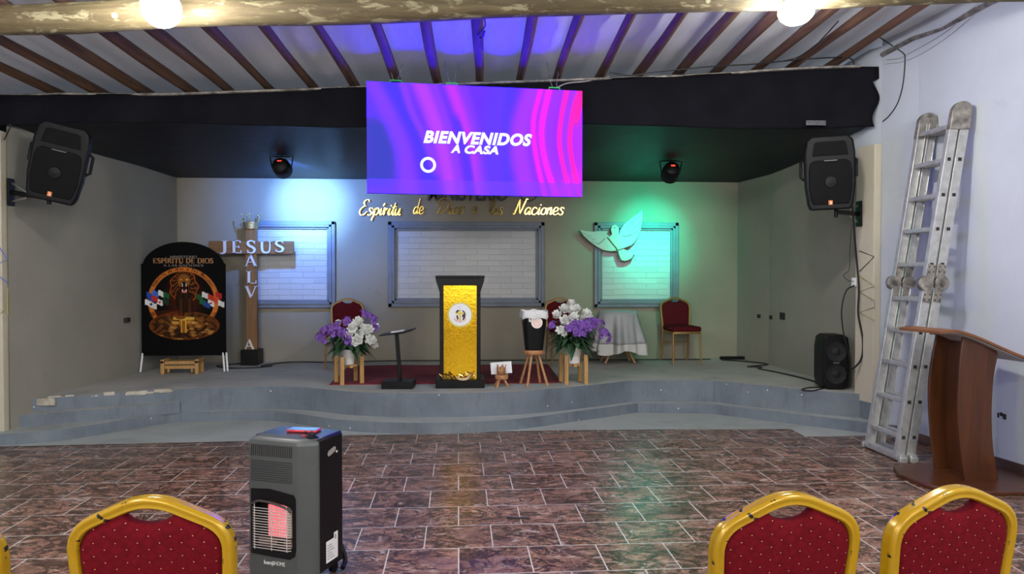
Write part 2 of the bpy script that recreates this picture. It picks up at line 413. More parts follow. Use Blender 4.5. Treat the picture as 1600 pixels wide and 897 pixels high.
# ------------------------------------------------------------------ structure
XL, XR = -4.45, 4.20
RWALL = [(3.935, 6.86), (4.03, 6.44), (4.14, 5.27), (4.20, 3.5), (4.20, -5.5)]
def rwx(y): return interp([(q[1], q[0]) for q in RWALL[::-1]], y)
def rz_(x, y): return 3.30+.053*x-.0325*(y-7.08)       # underside of the rafters
LINE = [(-4.6, 7.15), (-3.82, 7.30), (-3.3, 7.55), (-2.75, 7.78), (-2.3, 7.86), (-1.92, 7.88), (-1.62, 7.82), (-1.38, 7.70), (-1.10, 7.52), (-.86, 7.42), (-.62, 7.355), (-.1, 7.32), (.395, 7.36), (.78, 7.47),
        (1.141, 7.63), (1.5, 7.83), (1.78, 8.0), (1.92, 8.03), (2.11, 8.03), (2.632, 8.0), (2.9, 7.80), (3.161, 7.55), (3.579, 7.18), (3.85, 7.0), (4.6, 6.6)]
LOW = [(-4.6, 6.75), (-3.9, 6.83), (-3.42, 7.08), (-2.86, 7.72), (-2.4, 7.80), (-1.945, 7.80), (-1.6, 7.62), (-1.35, 7.42), (-1.06, 7.235), (-.6, 7.09), (-.1, 7.06), (.384, 7.13), (.78, 7.30), (1.139, 7.52), (1.5, 7.72), (1.85, 7.93), (1.99, 7.95),
       (2.60, 7.86), (2.80, 7.71), (3.30, 7.24), (3.868, 6.72), (4.6, 6.0)]
M['apron'] = t_cement('pale_cement_apron', (.27,.29,.28), (.36,.385,.37), (.42,.44,.42))
def slab(line, z0, z1, yb, name, topm='cement'):
    top = MB(); poly = line+[(line[-1][0], yb), (line[0][0], yb)]
    n = len(poly); b = MB()
    b.add([(x, y, z1) for x, y in poly], [tuple(range(n))], 0)
    for i in range(len(line)-1):
        (x0, y0), (x1, y1) = line[i], line[i+1]
        b.add([(x0, y0, z0), (x1, y1, z0), (x1, y1, z1), (x0, y0, z1)], [(0,1,2,3)], 1)
    return struct(b.build(name, [M[topm], M['riser']], ang=30))
def sm(line): return [(p.x, p.y) for p in curve([(x, y, 0) for x, y in line], 4)]
slab(sm(LINE), 0, .335, 10.2, 'floor_stage')
slab(sm(LOW), 0, .105, 8.6, 'trim_1', 'apron')
# small extra kerb of the left wing, with a chipped upper edge
WING = [(-4.3, 7.02), (-3.9, 7.12), (-3.3, 7.42), (-2.76, 7.755), (-2.74, 7.9)]
slab(WING, .1, .212, 8.0, 'trim_2')
b = MB()
for i in range(26):
    t_ = random.random(); x = -3.80+1.08*t_; y = interp(LINE, x)
    s_ = random.uniform(.02, .05)
    b.box((x, y+.004, .335-random.uniform(0, .02)), (s_*2.2, .016, s_*.8), Matrix.Rotation(.4, 3, 'Z'))
b.box((-3.80, 7.30, .30), (.16, .03, .07)); 
tag(b.build('chipped_plaster', M['chipped'], bev=.006), 'broken pale plaster along the stage edge at the left wall', 'plaster damage', kind='stuff')

struct(MB().add([(-6, -6, 0), (6, -6, 0), (6, 8.4, 0), (-6, 8.4, 0)], [(0,1,2,3)]).build('floor', M['tiles']))
APR = [(-4.6, 6.78), (-3.69, 6.80), (-1.87, 6.86), (-1.03, 7.03), (0, 7.09), (.81, 7.12), (2.2, 7.08), (3.16, 7.02), (3.14, 6.69), (3.79, 6.69), (4.12, 6.69), (4.3, 8.3), (-4.6, 8.3)]
struct(MB().add([(x, y, .003) for x, y in APR], [tuple(range(len(APR)))]).build('floor_apron', M['apron']))
PATCH = [(512, 605), (560, 600), (605, 597), (660, 598), (690, 600), (760, 599), (830, 600), (885, 598), (893, 603), (780, 610), (700, 611.5), (640, 611), (560, 608)]
struct(MB().add([tuple(atZ(x, y, .337)) for x, y in PATCH], [tuple(range(len(PATCH)))]).build('floor_patch', M['apron']))

def wallquad(name, m, pts, z0, z1):
    b = MB()
    for (x0, y0), (x1, y1) in zip(pts, pts[1:]):
        b.add([(x0, y0, z0), (x1, y1, z0), (x1, y1, z1), (x0, y0, z1)], [(0,1,2,3)])
    return struct(b.build(name, m, ang=20))
wallquad('wall_back', M['backwall'], [(-3.59, 10.05), (3.76, 10.05)], 0, 2.95)
wallquad('wall_stage_left', M['stagewall'], [(-3.95, 7.0), (-3.67, 9.15), (-3.59, 10.05)], 0, 2.95)
wallquad('wall_stage_right', M['stagewall'], [(3.76, 10.05), (3.89, 9.3), (3.95, 7.2)], 0, 2.95)
wallquad('wall_right', M['white'], RWALL, 0, 3.95)
wallquad('wall_left', M['white'], [(XL, -5.5), (XL, 10.2)], 0, 3.6)
wallquad('wall_rear', M['white'], [(XR, -5.5), (XL, -5.5)], 0, 3.95)
def pil(poly, z0, z1, name):
    o = struct(MB().prism(poly, z0, z1, lambda a, b_, d: (a, b_, d)).build(name, M['cream'], bev=.008)); return o
pil([(4.04, 7.45), (3.815, 7.08), (3.86, 6.845), (3.933, 6.85), (4.05, 7.45)], .27, 2.69, 'trim_3')
struct(MB().prism([(4.042, 7.45), (3.817, 7.08), (3.862, 6.85), (3.933, 6.856), (4.05, 7.45)], 0, .272, lambda a, b_, d: (a, b_, d)).build('trim_6', M['riser']))
struct(MB().prism([(3.90, 7.5), (3.88, 6.99), (3.94, 6.87), (4.05, 7.5)], 2.6, 3.6, lambda a, b_, d: (a, b_, d)).build('wall_corner', M['white']))
pil([(-4.44, 6.93), (-3.965, 6.93), (-3.965, 7.15), (-4.44, 7.15)], 0, 2.73, 'trim_4')
b = MB()
for (xa, ya), (xb, yb) in zip(RWALL, RWALL[1:]): b.bar((xa-.006, ya, .043), (xb-.006, yb, .043), .085, .014, (0, 0, 1))
struct(b.build('baseboard_right', M['baseboard'], bev=.003))
b = MB(); b.tube([(rwx(y)-.01, y, rz_(XR, y)+.0+.02*math.sin(y*7)) for y in [-4+i*.35 for i in range(32)]], [.020+.007*math.sin(i*2.1) for i in range(32)], 7)
struct(b.build('trim_5', M['dirtymetal']))

b = MB(); b.lohi((-4.44, 7.0, 2.95), (-3.6, 7.3, 3.02)); b.lohi((-4.44, 7.1, 3.02), (-3.75, 7.3, 3.08)); struct(b.build('trim_12', mat('terracotta_tile_edge', (.45,.18,.09), .8, bump=.3)))
# ceiling sheet: sags between the rafters
RPX = [((0,110),(60,140)), ((0,65),(130,139)), ((63,55),(208,139)), ((155,50),(280,137)), ((258,58),(339,134)), ((334,47),(410,134)), ((421,46),(479,131)), ((505,39),(546,129)), ((585,34),(614,118)),
       ((668,31),(679,113)), ((751,29),(748,116)), ((831,25),(816,116)), ((910,25),(876,113)), ((984,24),(942,116)), ((1059,20),(1003,116)), ((1139,16),(1071,110)), ((1218,16),(1129,108)), ((1296,8),(1198,103)), ((1377,5),(1254,100)), ((1448,3),(1312,100))]
def on_plane(px, py, off=0):
    d = ray(px, py)          # intersection with the rafter plane
    k = (3.30+off+.0325*7.08-EYE)/(d.z-.053*d.x+.0325*d.y)
    return Vector((0, 0, EYE))+d*k
RAF = []
for a, c in RPX:
    p = on_plane(*c); q = on_plane(*a)
    sl = (p.x-q.x)/(p.y-q.y)
    RAF.append((p.x, p.y, .03))
def raf_x(i, y): x, y0, s = RAF[i]; return x+s*(y-y0)
def ceil_pt(u, v):
    y = -5.5+15.7*v; x = XL+(XR-XL)*u
    xs = [raf_x(i, y) for i in range(len(RAF))]
    lo = max([q for q in xs if q <= x], default=x-.2); hi = min([q for q in xs if q > x], default=x+.2)
    k = (x-lo)/max(.05, hi-lo)
    sag = .035*math.sin(PI*k)*(.6+.4*math.sin(x*3.1+y*.9)) + .010*math.sin(y*5+x*9)*math.sin(PI*k)+.006*math.sin(y*13+x*4)
    return (x, y, rz_(x, y)+.150-sag)
struct(MB().grid(ceil_pt, 260, 110).build('ceiling', M['sheet'], ang=180))

NR = len(RAF)
ORD = ['first','second','third','fourth','fifth','sixth','seventh','eighth','ninth','tenth']
for i in range(NR):
    b = MB(); pts = []; rr = []
    rnd = random.Random(i)
    for k in range(24):
        y = -2.0+k*(12.0/23)
        x = raf_x(i, y)+.008*math.sin(k*1.1+i*2)
        r = .042+.006*math.sin(k*.7+i)+rnd.uniform(-.002, .002)
        if x > rwx(y)-.07 or x < XL+.07: continue
        pts.append((x, y, rz_(x, y)+.046)); rr.append(r)
    b.tube(pts, rr, 10)
    lab = ('brown round roof pole, %s from the white right-hand wall' % ORD[NR-1-i]) if NR-1-i < 10 else ('brown round roof pole, %s from the left end of the roof' % ORD[i])
    tag(b.build('rafter', M['rafter']), lab, 'rafter', 'round roof poles across the ceiling')
# the big log under the rafters
PY = 5.07
def pole_z(x): return rz_(x, PY)-.113
b = MB(); pts = []; rr = []
for k in range(40):
    x = XL+.02+(XR-XL-.04)*k/39
    pts.append((x, PY+.012*math.sin(k*.9), pole_z(x)+.006*math.sin(k*.55+1))); rr.append(.098+.004*math.sin(k*.8)+random.uniform(-.002, .002)-.0005*k)
b.tube(pts, rr, 20)
tag(b.build('log_beam', M['pole']), 'thick peeled log beam running across the ceiling with bright knots', 'beam')

# ceiling lamps: two on the log in view, unseen fill bulbs added behind the viewer
lampglow = emit('lamp_glow', (1, .985, .94), LAMP_E)
def lamp(p, tilt, stem, label):
    t = thing('ceiling_lamp', label, 'lamp', p, 0, 'round ceiling lamps', rx=tilt)
    b = MB(); b.lathe([(0, -.085), (.045, -.080), (.085, -.062), (.110, -.034), (.118, -.004), (.112, .024), (.095, .046)], n=24); b.build('diffuser', lampglow, t)
    b = MB(); b.lathe([(.097, .044), (.085, .062), (.05, .085), (.034, .095), (.032, max(stem, .12)), (0, max(stem, .12))], n=24); b.build('base', M['whitepaint'], t)
    return t
def fill_pendant(x, y, drop, label):  # unseen hall lamp, hung low so its fill also reaches the ceiling
    z = rz_(x, y)-drop
    t = thing('fill_bulb', label, 'lamp', (x, y, z), 0, 'hanging bulbs in the hall')
    b = MB(); b.lathe([(0, -.11), (.06, -.10), (.10, -.05), (.11, 0), (.095, .05), (.05, .09), (.03, .11)], n=20); b.build('bulb', fillglow, t)
    b = MB(); b.lathe([(.032, .10), (.032, .15), (.006, .16), (.006, drop-.01), (0, drop-.01)], n=12); b.build('holder', M['whitepaint'], t)
fillglow = emit('fill_bulb_glow', (1, .97, .92), FILL_BULB_E)
p1 = atY(252, 13, 4.74); p2 = atY(1244, 17, 4.98)
lamp(p1, R(-52), .20, 'round glowing lamp on the log beam near the left side')
lamp(p2, R(-12), .12, 'round glowing lamp under the log beam near the white wall')
for y, nm in ((1.2, 'just behind the viewer'), (-1.6, 'in the middle of the hall'), (-4.2, 'at the far back of the hall')):
    for x, sd in ((-2.2, 'left'), (2.3, 'right')): fill_pendant(x, y, .62, 'hanging white bulb %s, %s side' % (nm, sd))
wg = emit('fill_pane_glow', (.80, .90, 1.0), FILL_PANE_E)  # unseen rear panes, added to throw soft light towards stage and ceiling
for k, x in enumerate((-2.6, 0, 2.6)):
    b = MB(); b.lohi((x-.8, -5.47, 1.1), (x+.8, -5.45, 2.5)); struct(b.build('fill_pane_%d' % (k+1), wg))
    b = MB()
    for q in (x-.84, x, x+.84): b.lohi((q-.04, -5.5, 1.06), (q+.04, -5.42, 2.54))
    for q in (1.06, 2.54): b.lohi((x-.88, -5.5, q-.04), (x+.88, -5.42, q+.04))
    struct(b.build('trim_%d' % (7+k), M['whitepaint']))  # frame round each added pane

# black stage curtain: valance and canopy
t = thing('stage_curtain', 'black cloth valance and canopy hung over the stage', 'curtain', (0, 7.06, 2.85))
def zbot(x): return 1.5+(1.345+.01*x+.02*math.sin(x*1.7))*cury(x)/7.06
def cury(x): return 7.18-.30*max(0, min(1, (x-2.2)/1.7))**1.5-.22*max(0, min(1, (-x-2.8)/1.1))
def val(u, v):
    x = -4.30+8.22*u; y = cury(x)+.02*math.sin(x*2.3)+.012*math.sin(x*7+v*3)
    zt = min(1.5+(1.762+.053*x)*cury(x)/7.06+.006*math.sin(x*9), rz_(x, cury(x))-.04); zb = zbot(x)
    if x > 3.6:
        x2 = (x-3.6)/.32
        x -= .035*x2*(math.sin(v*9)+1) if v > .2 else 0
    return (x, y-7.06, zb+(zt-zb)*(1-v)-2.85)
b = MB(); b.grid(val, 160, 20); o = b.build('valance', M['blackcloth'], t, ang=180); sf = o.modifiers.new('thick', 'SOLIDIFY'); sf.thickness = .012; sf.offset = 1
def can(u, v):
    x = -4.30+8.36*u; y = cury(x)*(1-v)+10.03*v+.05*(1-v)
    x = max(-3.9+.1*v, min(3.95-.03*v, x)) if v > .1 else x
    z = (zbot(x)+.03)*(1-v)+2.705*v-.03*math.sin(PI*v)
    z += .02*math.sin(x*2.1+v*2)*math.sin(PI*v)+.010*math.sin(x*7.0+v*4)*math.sin(PI*v)
    z += .03*math.exp(-((x+1.2+.5*v)/.25)**2)*math.sin(14*(x+v*.5))*math.sin(PI*min(1, v*1.4))
    return (x, y-7.06, z-2.85)
b = MB(); b.grid(can, 150, 40); o = b.build('canopy', M['canopy'], t, ang=180)
b = MB(); b.tube([(x, cury(x)-7.06-.012, min(1.5+(1.762+.053*x)*cury(x)/7.06, rz_(x, cury(x))-.04)-2.85) for x in [-4.25+.4*k for k in range(21)]], .014, 6); b.build('rail', M['dirtymetal'], t)
b = MB()
p = atY(1275, 192, 6.93); b.box((p.x, p.y-7.06, p.z-2.85), (.19, .004, .045)); b.build('tape_patch', mat('grey_worn_tape', (.10,.10,.11), .6, var=.4, vscale=30), t)

# wall niches on the back wall: grey frame around white painted brick
def niche(x0, x1, z0, z1, bw, label):
    t = thing('framed_brick_panel', label, 'wall panel', ((x0+x1)/2, 10.045, z0), 0, 'framed white brick panels on the back wall')
    W, H_ = (x1-x0)/2, z1-z0
    b = MB(); b.lohi((-W+bw-.01, -.012, bw-.01), (W-bw+.01, 0, H_-bw+.01)); b.build('brick_infill', M['brick'], t)
    b = MB()
    for k, (d, q, wd) in enumerate(((.05, 0, bw*.45), (.065, bw*.42, bw*.34), (.04, bw*.7, bw*.3))):
        b.lohi((-W+q, -d, q), (W-q, 0, q+wd)); b.lohi((-W+q, -d, H_-q-wd), (W-q, 0, H_-q))
        b.lohi((-W+q, -d, q), (-W+q+wd, 0, H_-q)); b.lohi((W-q-wd, -d, q), (W-q, 0, H_-q))
    b.build('frame', M['grey_frame'], t, bev=.006)
niche(-2.71, -1.59, 1.036, 2.157, .105, 'square grey-framed white brick panel behind the wooden cross')
niche(-.911, 1.138, 1.043, 2.157, .115, 'wide grey-framed white brick panel behind the gold pulpit')
niche(1.80, 2.938, 1.03, 2.16, .108, 'square grey-framed white brick panel behind the dove')

# ------------------------------------------------------------------ lettering: stroke alphabets
T_, t_w = .17, .075
def S_(*p): return [tuple(q) for q in p]
def serif(x, y, w=.28): return ([(x-w/2, y), (x+w/2, y)], .05, False)
ROMAN = {   # strokes: (points, width, smooth); cap height 1; last entry is the advance width
 'A': [([(.06,0),(.42,1)], t_w, 0), ([(.40,1),(.80,0)], T_, 0), ([(.18,.36),(.64,.36)], .06, 0), serif(.06,.025,.24), serif(.80,.025,.28), .92],
 'C': [([(.72,.78),(.62,.95),(.42,1.0),(.18,.86),(.09,.5),(.18,.14),(.42,0),(.62,.06),(.74,.22)], 'C', 1), ([(.72,.72),(.72,.98)], .05, 0), .84],
 'D': [([(.16,0),(.16,1)], T_, 0), ([(.1,.97),(.42,.97),(.68,.82),(.78,.5),(.68,.18),(.42,.03),(.1,.03)], 'D', 1), serif(.14,.975,.26), serif(.14,.025,.26), .90],
 'E': [([(.16,0),(.16,1)], T_, 0), ([(.04,.97),(.60,.97)], .06, 0), ([(.16,.5),(.50,.5)], .06, 0), ([(.04,.03),(.64,.03)], .06, 0), ([(.59,1),(.59,.80)], .055, 0), ([(.63,0),(.65,.22)], .055, 0), ([(.5,.40),(.5,.60)], .05, 0), .74],
 'I': [([(.16,0),(.16,1)], T_, 0), serif(.16,.975,.32), serif(.16,.025,.32), .36],
 'J': [([(.30,1),(.30,.1),(.24,-.08),(.12,-.14),(.02,-.08)], 'J', 1), serif(.30,.975,.34), .52],
 'L': [([(.16,0),(.16,1)], T_, 0), ([(.03,.03),(.62,.03)], .06, 0), ([(.61,0),(.64,.24)], .055, 0), serif(.16,.975,.32), .70],
 'M': [([(.12,0),(.14,1)], t_w, 0), ([(.13,1),(.52,.05)], T_, 0), ([(.50,.02),(.88,1)], t_w, 0), ([(.90,1),(.92,0)], T_, 0), serif(.12,.025,.24), serif(.92,.025,.28), serif(.1,.975,.2), serif(.92,.975,.22), 1.06],
 'N': [([(.14,0),(.14,1)], t_w, 0), ([(.12,1),(.74,.02)], T_, 0), ([(.75,0),(.75,1)], t_w, 0), serif(.14,.025,.26), serif(.08,.975,.2), serif(.75,.975,.26), .90],
 'O': [([(.46,1),(.2,.9),(.08,.5),(.2,.1),(.46,0),(.72,.1),(.84,.5),(.72,.9),(.46,1)], 'O', 1), .92],
 'P': [([(.16,0),(.16,1)], T_, 0), ([(.1,.97),(.40,.97),(.58,.86),(.60,.70),(.52,.52),(.36,.46),(.16,.47)], 'D', 1), serif(.14,.975,.26), serif(.16,.025,.32), .68],
 'R': [([(.16,0),(.16,1)], T_, 0), ([(.1,.97),(.40,.97),(.58,.86),(.60,.72),(.52,.55),(.36,.50),(.16,.50)], 'D', 1), ([(.36,.50),(.72,.0)], T_*.9, 0), serif(.14,.975,.26), serif(.16,.025,.3), serif(.76,.025,.2), .82],
 'S': [([(.54,.80),(.46,.96),(.30,1.0),(.14,.92),(.10,.74),(.22,.58),(.42,.46),(.55,.30),(.50,.08),(.32,0),(.16,.04),(.07,.20)], 'S', 1), ([(.55,.74),(.55,.99)], .05, 0), ([(.07,.01),(.07,.26)], .05, 0), .64],
 'T': [([(.40,0),(.40,1)], T_, 0), ([(.04,.97),(.76,.97)], .06, 0), ([(.05,1),(.03,.76)], .055, 0), ([(.75,1),(.77,.76)], .055, 0), serif(.40,.025,.32), .80],
 'U': [([(.16,1),(.16,.34),(.24,.08),(.44,0),(.64,.08),(.72,.34),(.72,1)], 'U', 1), serif(.16,.975,.32), serif(.72,.975,.26), .88],
 'V': [([(.08,1),(.44,.0)], T_, 0), ([(.43,.0),(.78,1)], t_w, 0), serif(.08,.975,.28), serif(.80,.975,.24), .88],
 "'": [([(.10,1.10),(.22,1.28)], .07, 0), .0], ' ': [.34]}
def wprof(kind, k):
    a = math.sin(PI*k)
    if kind == 'S': return .06+.125*math.sin(PI*k)**1.5
    if kind == 'C': return .055+.12*a
    if kind == 'D': return .05+.12*a
    if kind == 'O': return .06+.11*abs(math.sin(2*PI*k))
    if kind == 'J': return .17 if k < .45 else .17-.12*(k-.45)/.55
    if kind == 'U': return .17 if k < .4 else .17-.10*(k-.4)/.6
    return .1
def roman(b, ch, ox, oy, h, d0, d1, fn, bold=1.0):
    g = ROMAN[ch]
    for pts, wd, smt in g[:-1]:
        P = [(p.x, p.y) for p in curve([(x, y, 0) for x, y in pts], 6)] if smt else pts
        n = len(P); W = [((wprof(wd, i/(n-1)) if isinstance(wd, str) else wd)*h*bold) for i in range(n)]
        b.ribbon([(ox+x*h, oy+y*h) for x, y in P], W, d0, d1, fn)
    return g[-1]*h
def roman_width(s, h, gap=.06): return sum(ROMAN[c][-1]*h+gap*h for c in s)-gap*h

SCRIPT = {   # brush script: strokes of smooth points, advance width; x-height .45, capitals 1
 'E': ([[(.62,.86),(.52,1.0),(.36,.98),(.26,.84),(.30,.66),(.46,.58)], [(.46,.58),(.26,.54),(.08,.36),(.06,.14),(.20,0),(.42,.05),(.58,.24)]], .62),
 's': ([[(.33,.36),(.28,.46),(.14,.45),(.10,.34),(.22,.24),(.30,.14),(.24,.01),(.10,-.01),(.02,.08)]], .37),
 'p': ([[(.02,.10),(.14,.42)], [(.17,.46),(.10,.06),(.02,-.36)], [(.12,.22),(.24,.44),(.38,.42),(.40,.22),(.30,.03),(.16,.04)]], .46),
 'i': ([[(.02,.10),(.12,.40)], [(.14,.45),(.10,.14),(.14,.01),(.26,.08)]], .26),
 'r': ([[(.02,.10),(.10,.46),(.18,.40)], [(.18,.44),(.14,.22),(.10,.0)], [(.14,.22),(.24,.42),(.34,.40)]], .34),
 't': ([[(.02,.10),(.14,.40)], [(.20,.80),(.12,.18),(.16,.01),(.28,.08)], [(.02,.52),(.34,.56)]], .29),
 'u': ([[(.04,.44),(.02,.14),(.08,.0),(.20,.08),(.30,.40)], [(.33,.45),(.29,.12),(.34,.0),(.46,.08)]], .46),
 'd': ([[(.34,.40),(.20,.45),(.06,.30),(.04,.10),(.14,0),(.26,.10),(.36,.36)], [(.44,1.0),(.34,.16),(.38,.01),(.50,.08)]], .50),
 'e': ([[(.05,.19),(.20,.20),(.35,.30),(.32,.43),(.19,.47),(.06,.34),(.04,.14),(.15,-.01),(.32,.02),(.44,.13)]], .43),
 'D': ([[(.10,.92),(.20,.82)], [(.38,.92),(.28,.40),(.20,.05)], [(.02,.72),(.16,.94),(.46,1.0),(.72,.82),(.74,.44),(.54,.10),(.26,.02),(.10,.12)]], .84),
 'o': ([[(.22,.46),(.08,.36),(.04,.14),(.16,-.01),(.32,.08),(.36,.30),(.22,.46)], [(.28,.43),(.42,.40)]], .42),
 'a': ([[(.34,.40),(.20,.45),(.06,.30),(.04,.10),(.14,0),(.26,.10),(.36,.36)], [(.38,.45),(.33,.12),(.38,.0),(.48,.08)]], .48),
 'l': ([[(.02,.10),(.20,.55),(.28,.90),(.22,1.0),(.14,.75),(.10,.20),(.14,.01),(.26,.08)]], .27),
 'N': ([[(.02,.10),(.08,0),(.16,.20),(.30,.94)], [(.31,.98),(.38,.50),(.50,.02)], [(.50,.02),(.66,.60),(.78,1.0),(.90,.96)]], .80),
 'c': ([[(.34,.36),(.28,.46),(.14,.44),(.05,.28),(.05,.12),(.16,-.01),(.32,.03),(.42,.13)]], .41),
 'n': ([[(.06,.46),(.08,.24),(.04,.0)], [(.07,.20),(.20,.44),(.30,.42),(.28,.14),(.32,.0),(.44,.08)]], .43), ' ': ([], .62)}
ACC = [[(.20,.60),(.32,.78)]]
DOT = [[(.17,.60),(.19,.66)]]
def script_letter(ch, h, d0, d1, fn, wd=.105, extra=None):
    b = MB(); st, adv = SCRIPT[ch]
    for pts in st+(extra or []):
        P = curve([(x+.22*y, y, 0) for x, y in pts], 7); n = len(P); W = []
        for i in range(n):
            q = P[min(n-1, i+1)]-P[max(0, i-1)]; q.normalize()
            W.append(h*wd*(.42+.75*abs(q.y)**1.3)*(.55+.45*min(1, 5*i/(n-1), 5*(n-1-i)/(n-1))))
        b.ribbon([(p.x*h, p.y*h) for p in P], W, d0, d1, fn)
    return b, adv*h

def font_mesh(body, size, fn, shear=0, bold=0.0, ext=.004, spacing=1.0, align='LEFT'):
    """text in the built-in typeface, returned as a builder in (x, z) with depth"""
    c = bpy.data.curves.new('tmp', 'FONT'); c.body = body; c.size = size; c.shear = shear; c.offset = bold; c.extrude = ext; c.space_character = spacing; c.align_x = align; c.resolution_u = 5
    o = bpy.data.objects.new('tmp', c); C.objects.link(o)
    bpy.context.view_layer.update()
    me = bpy.data.meshes.new_from_object(o.evaluated_get(bpy.context.evaluated_depsgraph_get()))
    b = MB(); b.add([fn(v.co.x, v.co.y, v.co.z) for v in me.vertices], [tuple(p.vertices) for p in me.polygons])
    bpy.data.objects.remove(o); bpy.data.meshes.remove(me); bpy.data.curves.remove(c)
    return b
def width_of(b): xs = [v[0] for v in b.v]; return min(xs), max(xs)

# ------------------------------------------------------------------ LED screen
sx0, sx1 = Vector((-.782, 6.63, 0))*1.0226, Vector((1.121, 6.85, 0))*1.0226
ang = math.atan2(sx1.y-sx0.y, sx1.x-sx0.x)
SW, SH = (sx1-sx0).length, .977
zb0 = 2.195
t = thing('led_screen', 'large purple LED wall screen hanging in front of the black valance', 'screen', ((sx0.x+sx1.x)/2, (sx0.y+sx1.y)/2, zb0), ang)
b = MB(); b.lohi((-SW/2, .012, 0), (SW/2, .065, SH)); b.build('cabinet', M['black'], t, bev=.004)
bands = [   # (curve points (v, u) top->bottom, half width, colour sRGB, alpha)
 ([(0,.30),(.45,.26),(1,.20)], .25, (118,60,250), .55), ([(0,.05),(.5,.06),(1,.02)], .12, (96,72,226), .7),
 ([(.35,.05),(.65,.07),(.95,.04)], .09, (62,74,200), .85), ([(0,.03),(.3,.10),(.6,.16),(1,.19)], .045, (142,70,255), .8),
 ([(0,.105),(.3,.19),(.55,.245),(1,.29)], .045, (82,62,232), .85), ([(0,.16),(.25,.20),(.5,.26),(.8,.31)], .02, (150,70,250), .8),
 ([(0,.24),(.3,.30),(.6,.345),(1,.39)], .045, (196,72,250), .9), ([(0,.30),(.3,.35),(.6,.39),(1,.42)], .022, (150,66,250), .8),
 ([(0,.38),(.3,.435),(.6,.48),(1,.52)], .035, (214,62,248), .9), ([(.3,.40),(.6,.445),(1,.475)], .02, (92,60,238), .85),
 ([(0,.43),(.5,.50),(1,.53)], .03, (150,66,255), .6),
 ([(0,.62),(.3,.59),(.6,.585),(1,.60)], .075, (104,66,255), .85), ([(0,.66),(.4,.645),(1,.65)], .03, (90,64,255), .7),
 ([(0,.76),(.3,.71),(.6,.70),(1,.74)], .05, (178,64,248), .9), ([(0,.80),(.3,.765),(.6,.775),(1,.82)], .016, (246,48,236), .95),
 ([(0,.84),(.35,.805),(.65,.82),(1,.875)], .022, (252,48,226), .95), ([(0,.88),(.4,.84),(.7,.86),(1,.92)], .02, (170,60,240), .8),
 ([(0,.925),(.25,.90),(.55,.893),(1,.945)], .014, (254,46,214), .95), ([(0,.965),(.3,.925),(.6,.925),(1,.975)], .018, (176,62,236), .8),
 ([(0,.985),(.2,.955),(.5,.94),(.8,.965),(1,.99)], .013, (255,44,205), .95), ([(0,1.0),(.15,.985),(.3,.97)], .015, (255,44,190), .95), ([(.75,1.0),(1,.90)], .06, (240,50,225), .7)]
SB = [([(p.x, p.y) for p in curve([(a, c_, 0) for a, c_ in cv], 8)], hw, col, al) for cv, hw, col, al in bands]
def screen_col(co):
    u = co.x/SW+.5; v = 1-co.z/SH
    r, g, bl = 112, 54, 250
    k = max(0, min(1, (u-.68)/.3)); r += (196-112)*k; bl += (240-250)*k
    for cv, hw, col, al in SB:
        if v < cv[0][0]-.06 or v > cv[-1][0]+.06: continue
        d = (u-interp(cv, v))/hw; a = al*math.exp(-abs(d)**3)*min(1, (v-cv[0][0]+.06)/.1 if cv[0][0] > 0 else 1, (cv[-1][0]+.06-v)/.1 if cv[-1][0] < 1 else 1)
        r += (col[0]-r)*a; g += (col[1]-g)*a; bl += (col[2]-bl)*a
    if v > .868: r += (140-r)*.45; g += (76-g)*.45; bl += (255-bl)*.45
    c = list(srgb(r, g, min(255, bl)))
    if c[2] > .75: c[2] *= 1+18*(c[2]-.75)/.25
    if c[0] > .8: c[0] *= 1.6
    return c
b = MB(); b.grid(lambda i, j: ((i-.5)*SW, .004, j*SH), 260, 120)
dsp = b.build('display', vcol('led_display', .5, 1.0), t); paint(dsp, screen_col)
whiteled = emit('white_led_text', (1, 1, 1), 1.15)
greyled = emit('shadow_led_text', (.10, .045, .33), 1.0)
def screen_text(body, u0, u1, vbase, capv, bold=.0065):
    size = capv*SH*1.35
    for nm, m_, dx, dz, d in (('letter_shadow', greyled, -.004, -.005, .001), ('lettering', whiteled, 0, 0, -.002)):
        q = font_mesh(body, size, lambda x, y, z: (x, z, y), .26, bold, .001, 1.09)
        a0, a1 = width_of(q); k = (u1-u0)*SW/(a1-a0)
        hz = max(v[2] for v in q.v); kz = capv*SH/hz; q.v = [((x-a0)*k+(u0-.5)*SW+dx, y+d, z*kz+(1-vbase)*SH+dz) for x, y, z in q.v]
        q.build(nm, m_, dsp)
screen_text('BIENVENIDOS', .253, .757, .530, .108)
screen_text('A', .377, .420, .615, .074, .0045)
screen_text('CASA', .441, .598, .618, .074, .0045)
b = MB(); n = 36
for rr0, rr1, d, nm, m_ in ((.024, .039, -.002, 'ring_mark', whiteled),):
    cx, cz = (.274-.5)*SW, (1-.735)*SH; k = SW
    vs = []; 
    for i in range(n):
        a = 2*PI*i/n
        vs += [(cx+math.cos(a)*rr0*k*.98, d, cz+math.sin(a)*rr0*k*.98), (cx+math.cos(a)*rr1*k*.92, d, cz+math.sin(a)*rr1*k*.92)]
    b.add(vs, [(2*i, 2*i+1, (2*i+3) % (2*n), (2*i+2) % (2*n)) for i in range(n)]); b.build(nm, m_, dsp)
